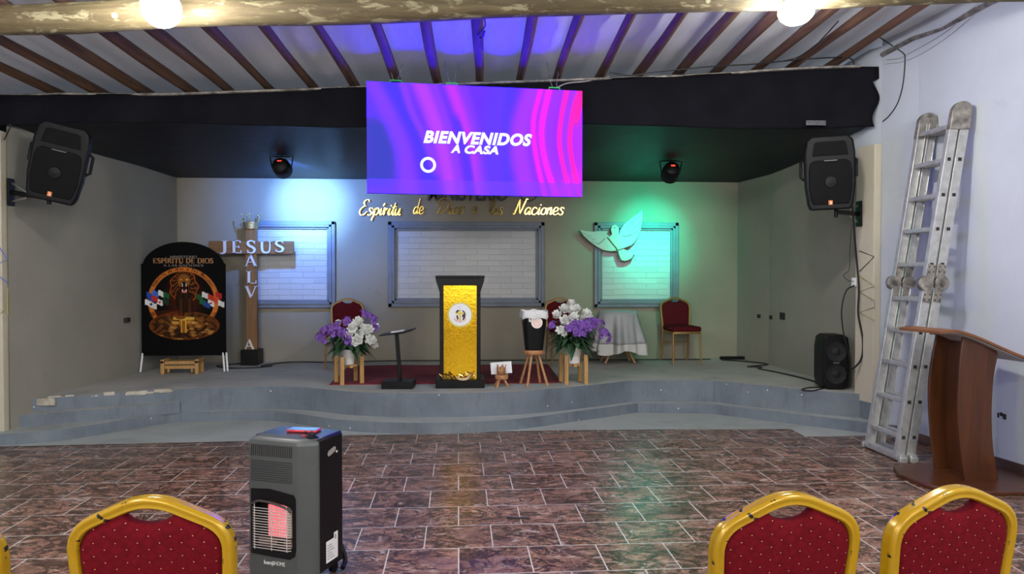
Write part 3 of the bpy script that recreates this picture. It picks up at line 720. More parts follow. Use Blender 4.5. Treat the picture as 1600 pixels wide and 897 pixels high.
for u in (.13, .385, .87):
    x = (u-.5)*SW
    b = MB(); b.tube([(x-.05, .05, SH-.002), (x-.05, .05, SH+.03), (x+.05, .05, SH+.03), (x+.05, .05, SH-.002)], .007, 6); b.build('hanging_bracket', M['green'], t)
    for s_ in (-1, 1):
        b = MB(); P0 = Vector((x+.02*s_, .05, SH+.03)); P1 = Vector((x+.06*s_, .10, SH+.235+.06*x))
        for k in range(9):
            q0 = P0.lerp(P1, k/9); q1 = P0.lerp(P1, (k+1.15)/9)
            b.tube([q0, q0.lerp(q1, .5)+Vector((.004*(-1)**k, .003, 0)), q1], .0035, 5)
        b.build('chain', M['steel'], t)
b = MB(); q0 = Vector(((.88-.5)*SW, .05, SH+.03)); b.tube(curve([q0, q0+Vector((.12, .05, .06)), q0+Vector((.32, .1, .10)), q0+Vector((.55, .12, .16))], 6), .006, 6); b.build('suspension_wire', M['whitecable'], t)

# ------------------------------------------------------------------ gold script lettering on the back wall
WORDS = [('Espíritu', 560, 628, 336), ('de', 645, 663, 334), ('Dios', 679, 727, 334), ('a', 737, 748, 333), ('las', 763, 787, 335), ('Naciones', 801, 882, 335)]
t = thing('gold_lettering', 'gold script letters Espíritu de Dios a las Naciones on the back wall', 'wall letters', (.9, 10.045, 2.24))
for wrd, xa, xb, yb in WORDS:
    pa, pb = atY(xa, yb, 10.02), atY(xb, yb, 10.02); tot = 0; hh = .20
    seq = []
    for ch in wrd:
        ex = ACC if ch == 'í' else (DOT if ch == 'i' else None); c2 = 'i' if ch == 'í' else ch
        seq.append((c2, ex)); tot += SCRIPT[c2][1]*hh
    k = (pb.x-pa.x)/(tot+.22*.4*hh)
    x = pa.x
    for ch, ex in seq:
        q, adv = script_letter(ch, hh, -.03, -.012, lambda a, b_, d: (a*k, d, b_), .084, ex)
        q.v = [(v[0]+x-.9, v[1], v[2]+pa.z-2.24) for v in q.v]
        q.build('letter', M['goldmirror'], t, ang=30); x += adv*k
t = thing('dark_lettering', 'dark word mostly hidden behind the purple screen, above the gold script', 'wall letters', (.3, 10.045, 2.30))
pa, pb = atY(668, 313, 10.02), atY(795, 313, 10.02)
q = font_mesh('MINISTERIO', .26, lambda x, y, z: (x, z-.02, y), .25, .006, .008)
a0, a1 = width_of(q); k = (pb.x-pa.x)/(a1-a0)
q.v = [((v[0]-a0)*k+pa.x-.3, v[1], v[2]+pa.z+.005-2.30) for v in q.v]; q.build('word', M['navy'], t)
p = atY(826, 299, 10.02)
b = MB(); b.tube([(p.x-.3+.125*math.cos(2*PI*i/32), -.02, p.z-2.30+.125*math.sin(2*PI*i/32)) for i in range(32)], .008, 6, True); b.build('ring', M['navy'], t)

# ------------------------------------------------------------------ dove relief
DPX = [(905,359),(914,361),(926,362),(938,361),(946,364),(952,370),(956,366),(954,359),(956,353),(961,351),(966,355),(967,361),(967,366),(969,359),(975,350),(985,342),(995,335),(1003,328),(1004,338),(1003,350),(1000,362),(997,370),(991,379),(983,386),(974,389),
       (983,393),(990,399),(987,404),(978,408),(970,407),(967,399),(965,393),(955,393),(943,391),(933,386),(922,378),(912,369)]
dy = 9.942
P = [atY(x, y, dy) for x, y in DPX]; c0 = atY(960, 370, dy)
t = thing('dove_relief', 'white cut-out dove mounted over the green-lit framed brick panel', 'dove', (c0.x, dy, c0.z))
loc = [(p.x-c0.x, p.z-c0.z) for p in P]
b = MB(); b.prism(loc, -.012, .012, lambda a, b_, d: (a, d, b_)); b.build('body', M['dove'], t, bev=.003)
b = MB(); b.prism([(a*1.012+.004, b_*1.012-.008) for a, b_ in loc], .013, .032, lambda a, b_, d: (a, d, b_)); b.build('backing', M['doveedge'], t)
def dl(pts, r_, nm='feather_groove'):
    b = MB(); q = [atY(x, y, dy-.014) for x, y in pts]; b.tube(curve([(p.x-c0.x, -.012, p.z-c0.z) for p in q], 5), r_, 6); b.build(nm, M['doveedge'], t)
dl([(949,371),(957,381),(964,390),(967,400),(970,407)], .010); dl([(970,407),(978,408),(987,404),(991,398)], .007); dl([(942,391),(955,393),(966,391),(978,387),(985,384)], .007)
dl([(972,369),(980,369),(988,366)], .004); dl([(946,372),(940,378),(934,382)], .004)
for q in [[(910,363),(925,370)], [(915,369),(930,375)], [(923,376),(936,381)], [(1001,336),(985,352)], [(1002,346),(990,358)], [(1000,356),(990,366)], [(993,340),(978,356)]]:
    dl([q[0], ((q[0][0]+q[1][0])/2, (q[0][1]+q[1][1])/2+.6), q[1]], .0025)
b = MB(); p = atY(960, 356, dy); b.lathe([(0, .004), (.009, 0)], (p.x-c0.x, -.013, p.z-c0.z), 8, Matrix.Rotation(PI/2, 3, 'X')); b.build('eye', M['doveedge'], t)

# ------------------------------------------------------------------ wooden cross with letters and crown
STG = .335
cy = 9.84
cx = atY(393, 500, 9.84).x
t = thing('wooden_cross', 'tall brown wooden cross with white letters and a crown on its top', 'cross', (cx, cy, STG))
def cz(y): return atY(393, y, cy).z-STG
def cxx(x): return atY(x, 400, cy).x-cx
b = MB(); b.lohi((cxx(384.5), -.03, .12), (cxx(402), .03, cz(352))); b.build('upright', M['crosswood'], t, bev=.004)
b = MB(); b.lohi((cxx(328), -.05, cz(397)), (cxx(460), .0, cz(377))); b.build('arm', M['crosswoodx'], t, bev=.004)
b = MB(); b.lohi((cxx(380.5), -.17, 0), (cxx(407), .11, cz(545))); b.build('base_box', M['blackwood'], t, bev=.006)
def cross_letter(ch, px, py, hpx, wpx):
    h = (cz(0)-cz(100))/100*hpx; q = MB(); wd = roman(q, ch, 0, 0, h, -.02, 0, lambda a, b_, d: (a, d, b_), 1.0)
    k = ((cxx(100)-cxx(0))/100*wpx)/wd
    yo = -.062 if ch in 'JEUS' and py < 398 else -.042
    q.v = [(v[0]*k+cxx(px)-wd*k/2, v[1]+yo+.0, v[2]+cz(py+hpx/2)) for v in q.v]; q.build('letter', M['whitepaint'], t, ang=30)
for ch, px, py, hp, wp in (('J',353,385,18,14), ('E',373,386,20,17), ('S',395,386,19,15), ('U',418,386,18,20), ('S',439,385,17,15), ('A',394,407,18,19), ('L',395,433,20,17), ('V',394,456,19,19), ('A',391,538,17,17)): cross_letter(ch, px, py, hp, wp)
crown = MB(); zc = cz(354)
n = 20; vs = []
for j, (r_, z) in enumerate(((.088, zc-.03), (.092, zc+.0), (.098, zc+.055))):
    for i in range(n): vs.append((r_*math.cos(2*PI*i/n), r_*.8*math.sin(2*PI*i/n), z))
crown.add(vs, [(j*n+i, j*n+(i+1) % n, (j+1)*n+(i+1) % n, (j+1)*n+i) for j in range(2) for i in range(n)])
for i in range(5):
    a = 2*PI*i/5+.31*PI
    x0, y0 = .098*math.cos(a), .078*math.sin(a)
    crown.tube([(x0, y0, zc+.05), (x0*1.12, y0*1.12, zc+.09), (x0*1.2, y0*1.2, zc+.135)], [.012, .007, .004], 6)
    crown.lathe([(0,-.014),(.012,-.006),(.012,.006),(0,.014)], (x0*1.22, y0*1.22, zc+.148), 8)
    a2 = a+PI/5; crown.tube([(.098*math.cos(a2), .078*math.sin(a2), zc+.05), (.108*math.cos(a2), .088*math.sin(a2), zc+.085)], [.008, .003], 6)
o = crown.build('crown', mat('silver_gold_crown', (.42,.34,.16), .35, .7, bump=.5), t); o['label'] = 'metallic crown'

# ------------------------------------------------------------------ arched banner with a lion print
by = 9.05
b0 = atY(222, 556, by); b1 = atY(353, 556, by); bt = atY(287, 378, by); sh = atY(287, 412, by)
BW = b1.x-b0.x; BH = bt.z-b0.z; SHL = sh.z-b0.z
t = thing('arched_banner', 'black arched fabric banner with a lion print beside the cross', 'banner', ((b0.x+b1.x)/2, by, STG))
zb = b0.z-STG
def arch(x):       # top outline above the shoulders
    k = max(0, 1-(x/(BW/2*.955))**2); return SHL+(BH-SHL)*k**.62 if abs(x) < BW/2*.955 else SHL
def ban(i, j):
    x = (i-.5)*BW; return (x, -.012-.010*math.cos(2*PI*(i-.5))*.6, zb+arch(x)*j)
def ell(u, v, cx_, cy_, rx, ry): return math.sqrt(((u-cx_)/rx)**2+((v-cy_)/ry)**2)
rn = random.Random(3)
blot = [(rn.uniform(.22, .85), rn.uniform(.70, .90), rn.uniform(.015, .05), rn.uniform(.006, .018)) for _ in range(34)]
flags = [(.10,.47,(40,80,170)), (.17,.455,(60,110,200)), (.24,.455,(230,225,220)), (.30,.47,(30,90,50)), (.08,.535,(235,232,228)), (.145,.56,(230,228,224)), (.22,.53,(236,234,230)), (.29,.525,(30,60,40)), (.12,.50,(40,70,160)), (.16,.50,(190,50,40)),
         (.70,.49,(30,90,55)), (.76,.47,(225,220,215)), (.83,.49,(190,60,40)), (.92,.47,(180,40,40)), (.73,.53,(30,100,60)), (.83,.54,(232,228,224)), (.90,.52,(200,70,40)), (.95,.545,(225,225,220)), (.78,.555,(40,70,140))]
def ban_col(co):
    u = co.x/BW+.5; v = 1-(co.z-zb)/BH
    c = [6, 5, 6]
    def over(col, a):
        for i in range(3): c[i] += (col[i]-c[i])*max(0, min(1, a))
    # glow round the lion
    d = ell(u, v, .51, .50, .30, .26); over((110,38,8), max(0, 1-d)*.9)
    # ring
    d = ell(u, v, .50, .515, .425, .295)
    if .86 < d < 1.0 and v < .68: over((196,112,44), 1); over((120,62,20), (abs(d-.93) > .055)*.7); over((90,48,18), .35+.35*math.sin(u*40+v*25))if v > .62 else None
    # flags
    for fx, fy, col in flags:
        yy = fy+.008*math.sin((u-fx)*60)
        if abs(u-fx) < .038 and abs(v-yy) < .024: over(col, .95)
    if ell(u, v, .22, .53, .014, .010) < 1 or ell(u, v, .83, .54, .014, .010) < 1: over((190,40,40), 1)
    if ell(u, v, .115, .548, .016, .012) < 1: over((40,60,120), 1)
    # globe
    d = ell(u, v, .51, .735, .42, .125)
    if d < 1:
        over((36,20,10), 1); over((190,130,40), max(0, 1-ell(u, v, .5, .70, .34, .075))*1.0)
        n_ = math.sin(u*31+math.sin(v*40)*2)*math.sin(v*55+math.cos(u*23)*2)
        over((150,82,24), .8*(n_ > .15)*(1-d*.5)); over((60,30,14), .8*(n_ < -.35))
        over((120,56,16), max(0, (d-.86)*6))
    for bx, by_, rx, ry in blot:
        if ell(u, v, bx, by_, rx, ry) < 1 and d < 1: over((205,150,70), .55)
    # cross lying on the globe
    if abs(u-.505) < .034 and .66 < v < .80: over((222,165,60), 1); over((120,70,20), (abs(u-.505) < .02)*.8*(v > .69))
    if abs(v-.672) < .012 and abs(u-.505) < .13: over((216,170,70), .9)
    # lion: mane, chest, legs, face
    m = ell(u+.012*math.sin(v*60), v, .51, .40, .155, .135)
    if m < 1.10: over((196,88,24), min(1, (1.10-m)/.06)*(.55+.45*(abs(u-.51) > .08)))
    if m < 1.02: over((62,31,12), 1); over((138,74,28), .8*max(0, math.sin(math.atan2(v-.36, u-.51)*19+2*math.sin(m*9)))*(m > .42)*(m < .98)); over((24,12,6), .8*max(0, -math.sin(math.atan2(v-.36, u-.51)*19+2*math.sin(m*9)))*(m < .98))
    if ell(u, v, .51, .52, .105, .095) < 1: over((30,16,9), .9); over((70,36,14), .5*(math.sin(u*90+v*20) > .5))
    for lx, tp, bt_ in ((.475, .50, .665), (.575, .50, .62)):
        if abs(u-lx) < .038-.02*(v-tp) and tp < v < bt_: over((66,34,13), 1); over((20,10,6), (abs(u-lx) > .024)*.8)
    if ell(u, v, .468, .665, .06, .016) < 1: over((120,70,28), 1)
    if ell(u, v, .51, .345, .075, .062) < 1: over((132,80,36), 1)
    if ell(u, v, .515, .404, .046, .048) < 1: over((46,10,8), 1)
    if ell(u, v, .515, .437, .03, .012) < 1: over((190,110,90), 1)
    for tx in (.492, .538):
        if ell(u, v, tx, .378, .007, .016) < 1 or ell(u, v, tx, .428, .006, .012) < 1: over((225,215,190), 1)
    if ell(u, v, .512, .362, .022, .014) < 1: over((28,14,10), 1)
    for ex in (.475, .548):
        if ell(u, v, ex, .332, .014, .007) < 1: over((220,150,40), 1)
    if v < .655 and v > .60 and ell(u, v, .3, .64, .2, .05) < 1: over((120,44,10), .35)
    return srgb(*c)
b = MB(); b.grid(ban, 200, 280); o = b.build('printed_cloth', vcol('banner_print', .7, Specular_IOR_Level=.1), t); paint(o, ban_col); bcl = o
b = MB(); out = [((i/60-.5)*BW, arch((i/60-.5)*BW)) for i in range(61)]
b.prism([(-BW/2, 0)]+out+[(BW/2, 0)], .0, .02, lambda a, d_, d: (a, d, zb+d_)); b.build('backing', M['blackcloth'], t)
banink = mat('bronze_print_ink', (.42,.20,.07), .5, var=.25, vscale=40); banink2 = mat('grey_print_ink', (.26,.22,.19), .5)
def ban_text(s, u0, u1, v, h, m_, bold=1.0):
    q = MB(); x = 0
    for ch in s:
        a = roman(q, ch, x, 0, 1, 0, .001, lambda a, b_, d: (a, -d, b_), bold); x += a+(.06 if ch != "'" else 0)
    x -= .06; k = (u1-u0)*BW/x
    q.v = [((p[0])*k+(u0-.5)*BW, p[1]-.024, p[2]*h*BH+zb+(1-v)*BH) for p in q.v]; q.build('lettering', m_, bcl)
ban_text('MINISTERIO', .35, .67, .142, .020, banink2)
ban_text("ESP'IRITU DE DIOS", .15, .865, .187, .042, banink, 1.25)
ban_text('A LAS NACIONES', .27, .745, .216, .018, banink2)
s_ = 'Espiritu de Dios a las Naciones'
for i, ch in enumerate(s_):
    if ch == ' ': continue
    a = R(152)-R(124)*i/(len(s_)-1); q, adv = script_letter(ch, .040, 0, .001, lambda x, y, d: (x-.008, -d, y-.008), .14)
    ca, sa = math.cos(a-PI/2), math.sin(a-PI/2); px_, pz_ = .5+.394*math.cos(a), .515-.274*math.sin(a)
    q.v = [(v[0]*ca-v[2]*sa+(px_-.5)*BW, v[1]-.024, v[0]*sa+v[2]*ca+zb+(1-pz_)*BH) for v in q.v]; q.build('lettering', M['blackwood'], bcl)
for s1 in (-1, 1):
    b = MB(); x = s1*BW/2*.985
    for dx in ((0,) if s1 < 0 else (-.025, .012)): b.tube([(x+dx, 0, zb+.03), (x+dx+(-.02 if s1 < 0 else .02), -.02, .012)], .011, 8)
    b.build('foot_tube', M['whitepaint'], t)
wx = atY(285, 570, 8.98).x
t = thing('wooden_bench', 'small wooden trestle standing under the arched banner', 'stand', (wx, 8.98, STG))
for s1 in (-1, 1):
    b = MB(); b.lohi((s1*.19-.022, -.10, 0), (s1*.19+.022, -.055, .16)); b.lohi((s1*.19-.022, .055, 0), (s1*.19+.022, .10, .16)); b.lohi((s1*.19-.022, -.1, .12), (s1*.19+.022, .1, .17)); b.build('end_leg', M['pine'], t, bev=.008)
    b = MB(); b.lohi((s1*.13-.012, -.075, .02), (s1*.13+.012, -.055, .09)); b.build('peg', M['pine'], t, bev=.004)
b = MB(); b.lohi((-.17, -.085, .06), (.17, -.065, .10)); b.lohi((-.17, -.08, .11), (.17, .08, .15)); b.build('rail', M['pine'], t, bev=.005)

# ------------------------------------------------------------------ gold pulpit
t = thing('pulpit', 'black pulpit with a crinkled gold front panel and round emblem', 'pulpit', (.02, 7.80, STG), -.01)
PWH = .245
b = MB(); b.lohi((-PWH, -.20, 0), (PWH, .20, .085)); b.build('base', M['blackwood'], t, bev=.008)
for s1 in (-1, 1):
    b = MB(); b.lohi((s1*.185-.019, -.155, .08), (s1*.185+.019, .13, .98)); b.build('side_post', M['blackwood'], t, bev=.005)
b = MB(); b.lohi((-.166, -.13, .08), (.166, -.115, 1.03))
b.build('gold_panel', M['foil'], t)
b = MB(); b.prism([(-.19, .93), (-.205, .97), (-.242, 1.085), (-.242, 1.115), (.242, 1.115), (.242, 1.085), (.205, .97), (.19, .93), (.166, .93), (.166, 1.03), (-.166, 1.03), (-.166, .93)], -.19, .17, lambda a, b_, d: (a, d, b_))
b.build('hood', M['blackwood'], t, bev=.004)
b = MB(); b.lohi((-.246, -.21, 1.105), (.246, .20, 1.128)); b.build('top', M['blackwood'], t, bev=.005)
def disc(nm, m_, r0, r1, y, zc_, par, xc=0, n=40, th=.003):
    b = MB(); vs = []
    for d in (0, th):
        for i in range(n):
            a = 2*PI*i/n; vs += [(xc+r0*math.cos(a), y-d, zc_+r0*math.sin(a)), (xc+r1*math.cos(a), y-d, zc_+r1*math.sin(a))]
    fs = []
    for i in range(n):
        a, b_, c_, d = 2*i, 2*i+1, (2*i+3) % (2*n), (2*i+2) % (2*n); m = 2*n
        fs += [(m+a, m+b_, m+c_, m+d), (b_, c_, m+c_, m+b_)]
        if r0 > 1e-6: fs += [(a, d, m+d, m+a)]
    b.add(vs, fs); return b.build(nm, m_, par)
ez = .735
em = disc('emblem', M['whitepaint'], 0.0005, .112, -.132, ez, t)
disc('emblem_rim', mat('yellow_gold_rim', (.62,.50,.08), .4), .112, .128, -.132, ez, em)
def flatpoly(nm, m_, poly, y, par, th=.0015):
    b = MB(); b.prism(poly, y, y-th, lambda a, b_, d: (a, d, b_)); return b.build(nm, m_, par)
brown = mat('dark_brown_print', (.06,.03,.02), .6)
flatpoly('emblem_mark', brown, [(-.048,ez+.02),(-.036,ez+.043),(-.016,ez+.052),(-.006,ez+.04),(-.02,ez+.03),(-.026,ez+.018)], -.1352, em)
flatpoly('emblem_mark', brown, [(-.038,ez-.005),(-.022,ez-.004),(-.016,ez-.04),(-.024,ez-.056),(-.036,ez-.035)], -.1352, em)
flatpoly('emblem_mark', brown, [(.014,ez+.046),(.03,ez+.044),(.05,ez+.026),(.056,ez),(.05,ez-.03),(.034,ez-.055),(.022,ez-.05),(.03,ez-.03),(.016,ez-.016),(.022,ez+.0),(.036,ez+.012),(.028,ez+.03)], -.1352, em)
gm = mat('yellow_print_cross', (.70,.55,.03), .5)
flatpoly('emblem_cross', gm, [(-.009,ez-.062),(.006,ez-.062),(.007,ez+.006),(.04,ez+.01),(.04,ez+.022),(.007,ez+.022),(.005,ez+.05),(-.007,ez+.05),(-.008,ez+.022),(-.044,ez+.020),(-.044,ez+.008),(-.009,ez+.006)], -.1372, em)
flatpoly('emblem_dove', mat('pale_blue_print', (.50,.56,.74), .6), [(-.03,ez+.088),(-.008,ez+.078),(.0,ez+.068),(.008,ez+.08),(.02,ez+.09),(.008,ez+.07),(-.004,ez+.058),(-.012,ez+.07)], -.1352, em)
redink = mat('pale_red_print', (.72,.26,.26), .6)
for i in range(9):
    a = R(215)+R(110)*i/8; q = MB(); roman(q, 'ESPIRITUS'[i], -.008, -.008, .02, 0, .001, lambda x, y, d: (x, -d, y), 1.2)
    q.v = [(v[0]+.066*math.cos(a)*1.0, v[1]-.1352, v[2]+ez-.012+.058*math.sin(a)) for v in q.v]; q.build('emblem_letter', redink, em)
b = MB()
for i in range(16):
    x = random.uniform(-.16, .16); b.tube(curve([(x, -.17, .09), (x+random.uniform(-.03, .03), -.175, .12), (x+random.uniform(-.06, .06), -.165, .13+random.uniform(0, .04))], 3), .008, 5)
b.build('gold_tinsel', M['goldmirror'], t)
# dry moon shaped ornament at the pulpit's foot
t2 = thing('crescent_ornament', 'pale crescent ornament lying on the foot of the gold pulpit', 'ornament', (.045, 7.615, STG+.086))
b = MB(); P_ = [(.075*math.cos(R(200+i*11)), 0, .062+.06*math.sin(R(200+i*11))) for i in range(15)]
b.tube(P_, [.004+.013*math.sin(PI*i/14) for i in range(15)], 8); b.build('crescent', mat('pale_gold_resin', (.60,.45,.25), .4), t2)

# ------------------------------------------------------------------ black T lectern
t = thing('slim_lectern', 'slim black lectern with a tilted tray on one leaning post', 'lectern', (-.60, 7.72, STG), -.08)
b = MB(); b.lohi((-.155, -.13, 0), (.155, .13, .075)); b.build('base', M['blackwood'], t, bev=.006)
b = MB(); b.bar((.015, 0, .07), (-.02, 0, .555), .05, .035, (0, 1, 0)); b.build('post', M['blackwood'], t, bev=.004)
b = MB(); b.prism([(-.175, .528), (-.17, .54), (.06, .57), (.155, .598), (.16, .584), (.06, .553), (-.02, .545)], -.13, .13, lambda a, b_, d: (a, d, b_)); b.build('tray', M['blackwood'], t, bev=.003)
b = MB(); b.lohi((-.06, -.11, .553), (.05, .02, .572)); 
tag(MB().box((-.605, 7.70, STG+.571), (.13, .16, .006), Matrix.Rotation(-.13, 3, 'Y')).build('paper_sheet', M['paper']), 'white paper lying on the slim black lectern', 'paper')

# ------------------------------------------------------------------ stools
def stool(loc, h, r, leg_r, spread, nlegs, label, rot=0):
    t = thing('stool', label, 'stool', loc, rot)
    b = MB(); b.lathe([(0, h-.045), (r*.94, h-.045), (r, h-.035), (r, h-.006), (r*.96, h), (0, h)], n=28); b.build('seat', M['stoolwood'], t)
    for k in range(nlegs):
        a = PI/4+2*PI*k/nlegs; ca, sa = math.cos(a), math.sin(a)
        b = MB(); b.tube([(ca*r*.5, sa*r*.5, h-.044), (ca*spread, sa*spread, .0)], [leg_r*.85, leg_r], 10); b.build('leg', M['stoolwood'], t)
    return t
sp = atZ(835, 603, STG)
sx, sy = sp.x, sp.y+.06
stool((sx, sy, STG), .365, .108, .015, .155, 4, 'round wooden stool with splayed legs under the black bin', .25)
t = thing('waste_bin', 'black tapered bin with a white liner standing on the round stool', 'bin', (sx, sy, STG+.366), .05)
def sq(r_, z, k=.86): return [(r_*k*(1 if a in (0, 3) else -1), r_*k*(1 if a < 2 else -1), z) for a in range(4)]
b = MB()
prof = [(.088, 0), (.128, .385), (.122, .385), (.084, .02)]
vs = []; N = 32
def sup(a, r_):
    c_, s_ = math.cos(a), math.sin(a); q = (abs(c_)**5+abs(s_)**5)**(-1/5); return (r_*q*c_, r_*q*s_)
for r_, z in prof:
    for i in range(N): x, y = sup(2*PI*i/N, r_); vs.append((x, y, z))
b.add(vs, [(j*N+i, j*N+(i+1) % N, (j+1)*N+(i+1) % N, (j+1)*N+i) for j in range(3) for i in range(N)]+[tuple(range(N))[::-1], tuple(3*N+i for i in range(N))]); b.build('body', M['black'], t)
b = MB(); vs = []
for j, (r_, z) in enumerate(((.118, .30), (.126, .385), (.132, .405), (.137, .395), (.140, .345), (.134, .325))):
    for i in range(64):
        a = 2*PI*i/64; wv = 1+.018*math.sin(a*9+j)+.01*math.sin(a*23); x, y = sup(a, r_*wv); vs.append((x, y, z+.008*math.sin(a*7+j*2)))
b.add(vs, [(j*64+i, j*64+(i+1) % 64, (j+1)*64+(i+1) % 64, (j+1)*64+i) for j in range(5) for i in range(64)]); b.build('bin_liner', M['bag'], t)
rotm = Matrix.Rotation(R(-6), 4, 'X')
o = disc('round_sticker', M['pink'], .0005, .058, 0, 0, t, 0); o.location = (.012, -.124, .285); o.rotation_euler = (R(-6), 0, 0)
q = MB()
for k in range(5): q.tube([( .012+.018*math.cos(a)*(1+.3*k%2), -.1275-.001, .285+.018*math.sin(a)*(1+.2*k)) for a in (k*1.26, k*1.26+.5, k*1.26+.95)], .0022, 5)
q.build('sticker_mark', redink, t)

cp = atZ(784, 605, STG)
stool((cp.x, cp.y+.03, STG), .125, .068, .013, .085, 4, 'tiny wooden footstool in front of the red carpet carrying a crown', .1)
t = thing('toy_crown', 'small golden wooden crown on the tiny footstool', 'crown', (cp.x-.005, cp.y+.0, STG+.126))
b = MB(); n = 30; vs = []
for i in range(n+1):
    a = 2*PI*i/n; r_ = .042; up = .052+.04*abs(math.cos(a*2.5))**1.2
    vs += [(r_*math.cos(a), r_*math.sin(a), 0), (r_*1.12*math.cos(a), r_*1.12*math.sin(a), up)]
b.add(vs, [(2*i, 2*i+2, 2*i+3, 2*i+1) for i in range(n)]); o = b.build('band', M['stoolwood'], t); sf = o.modifiers.new('thick', 'SOLIDIFY'); sf.thickness = .006
for k in range(5):
    a = 2*PI*k/5; b = MB(); b.lathe([(0,-.008),(.008,0),(0,.008)], (.047*math.cos(a), .047*math.sin(a), .098), 8); b.build('point_bead', M['stoolwood'], t)
tag(MB().box((cp.x+.0, cp.y+.085, STG+.185), (.215, .004, .12), Matrix.Rotation(-.07, 3, 'Y') @ Matrix.Rotation(R(-12), 3, 'X')).build('card', M['paper']), 'white card leaning behind the small golden crown', 'card')

# ------------------------------------------------------------------ carpet
cp4 = [atZ(*p, STG+.006) for p in ((514, 601), (546, 571), (856, 569), (878, 598))]
def cpt(i, j):
    a = cp4[0].lerp(cp4[3], i); c_ = cp4[1].lerp(cp4[2], i); p = a.lerp(c_, j); return (p.x, p.y, STG+.006+.002*math.sin(i*19)*math.sin(j*11))
o = MB().grid(cpt, 40, 20).build('carpet', M['carpet']); sf = o.modifiers.new('thick', 'SOLIDIFY'); sf.thickness = .005; sf.offset = -1
tag(o, 'dark red carpet lying on the stage behind the pulpit', 'carpet')

# ------------------------------------------------------------------ flower arrangements on pine stands
def rotz_to(d):
    return Vector(d).to_track_quat('Z', 'Y').to_matrix()
def petal(b, m, c, az, tilt, L, W, mi, cup=.3):
    """one curved petal rooted at c; tilt 0 = straight up the axis"""
    vs = []
    for j in range(4):
        k = j/3; wd = W*(.35, .9, 1.0, .45)[j]; a = tilt+cup*(k-.5)
        rr_ = L*k
        for i in (-1, 0, 1):
            p = Vector((math.sin(a)*rr_, i*wd/2, math.cos(a)*rr_+(.10*L if i else 0)*k))
            p = Matrix.Rotation(az, 3, 'Z') @ p
            vs.append(Vector(c)+m @ p)
    b.add(vs, [(j*3+i, j*3+i+1, j*3+i+4, j*3+i+3) for j in range(3) for i in range(2)], mi)
def white_bloom_mesh(seed):
    rn = random.Random(seed); b = MB(); I = Matrix.Identity(3)
    for ring, (n, tl, L, W) in enumerate(((4, .22, .034, .022), (5, .58, .046, .027), (7, .95, .054, .029), (7, 1.32, .055, .030), (6, 1.70, .048, .028))):
        for k in range(n): petal(b, I, (0, 0, .004*(4-ring)), 2*PI*k/n+ring*.4+rn.uniform(-.1, .1), tl+rn.uniform(-.16, .16), L*rn.uniform(.85, 1.1), W, 0, -.7)
    b.lathe([(0,-.004),(.007,0),(.005,.01),(0,.013)], (0,0,.012), 8); b.mi[-24:] = [1]*len(b.mi[-24:])
    return b.mesh('white_bloom', [M['petalw'], M['petalw']], 180)
def purple_bloom_mesh(seed):
    rn = random.Random(seed); b = MB()
    for q in range(9):
        th = rn.uniform(0, 2*PI); ph = rn.uniform(0, 1.25); n_ = Vector((math.sin(ph)*math.cos(th), math.sin(ph)*math.sin(th), math.cos(ph)))
        c_ = n_*.042; m = rotz_to(n_)
        for k in range(6): petal(b, m, c_, 2*PI*k/6+q, 1.05+.25*(k % 2), .027, .017, 0, .3)
        o_ = len(b.mi); b.lathe([(0,0),(.0045,.004),(0,.011)], c_, 6, m); b.mi[o_:] = [1]*(len(b.mi)-o_)
    return b.mesh('purple_bloom', [M['petalp'], M['yellow']], 180)
WB = [white_bloom_mesh(i) for i in range(3)]; PB = [purple_bloom_mesh(10+i) for i in range(3)]
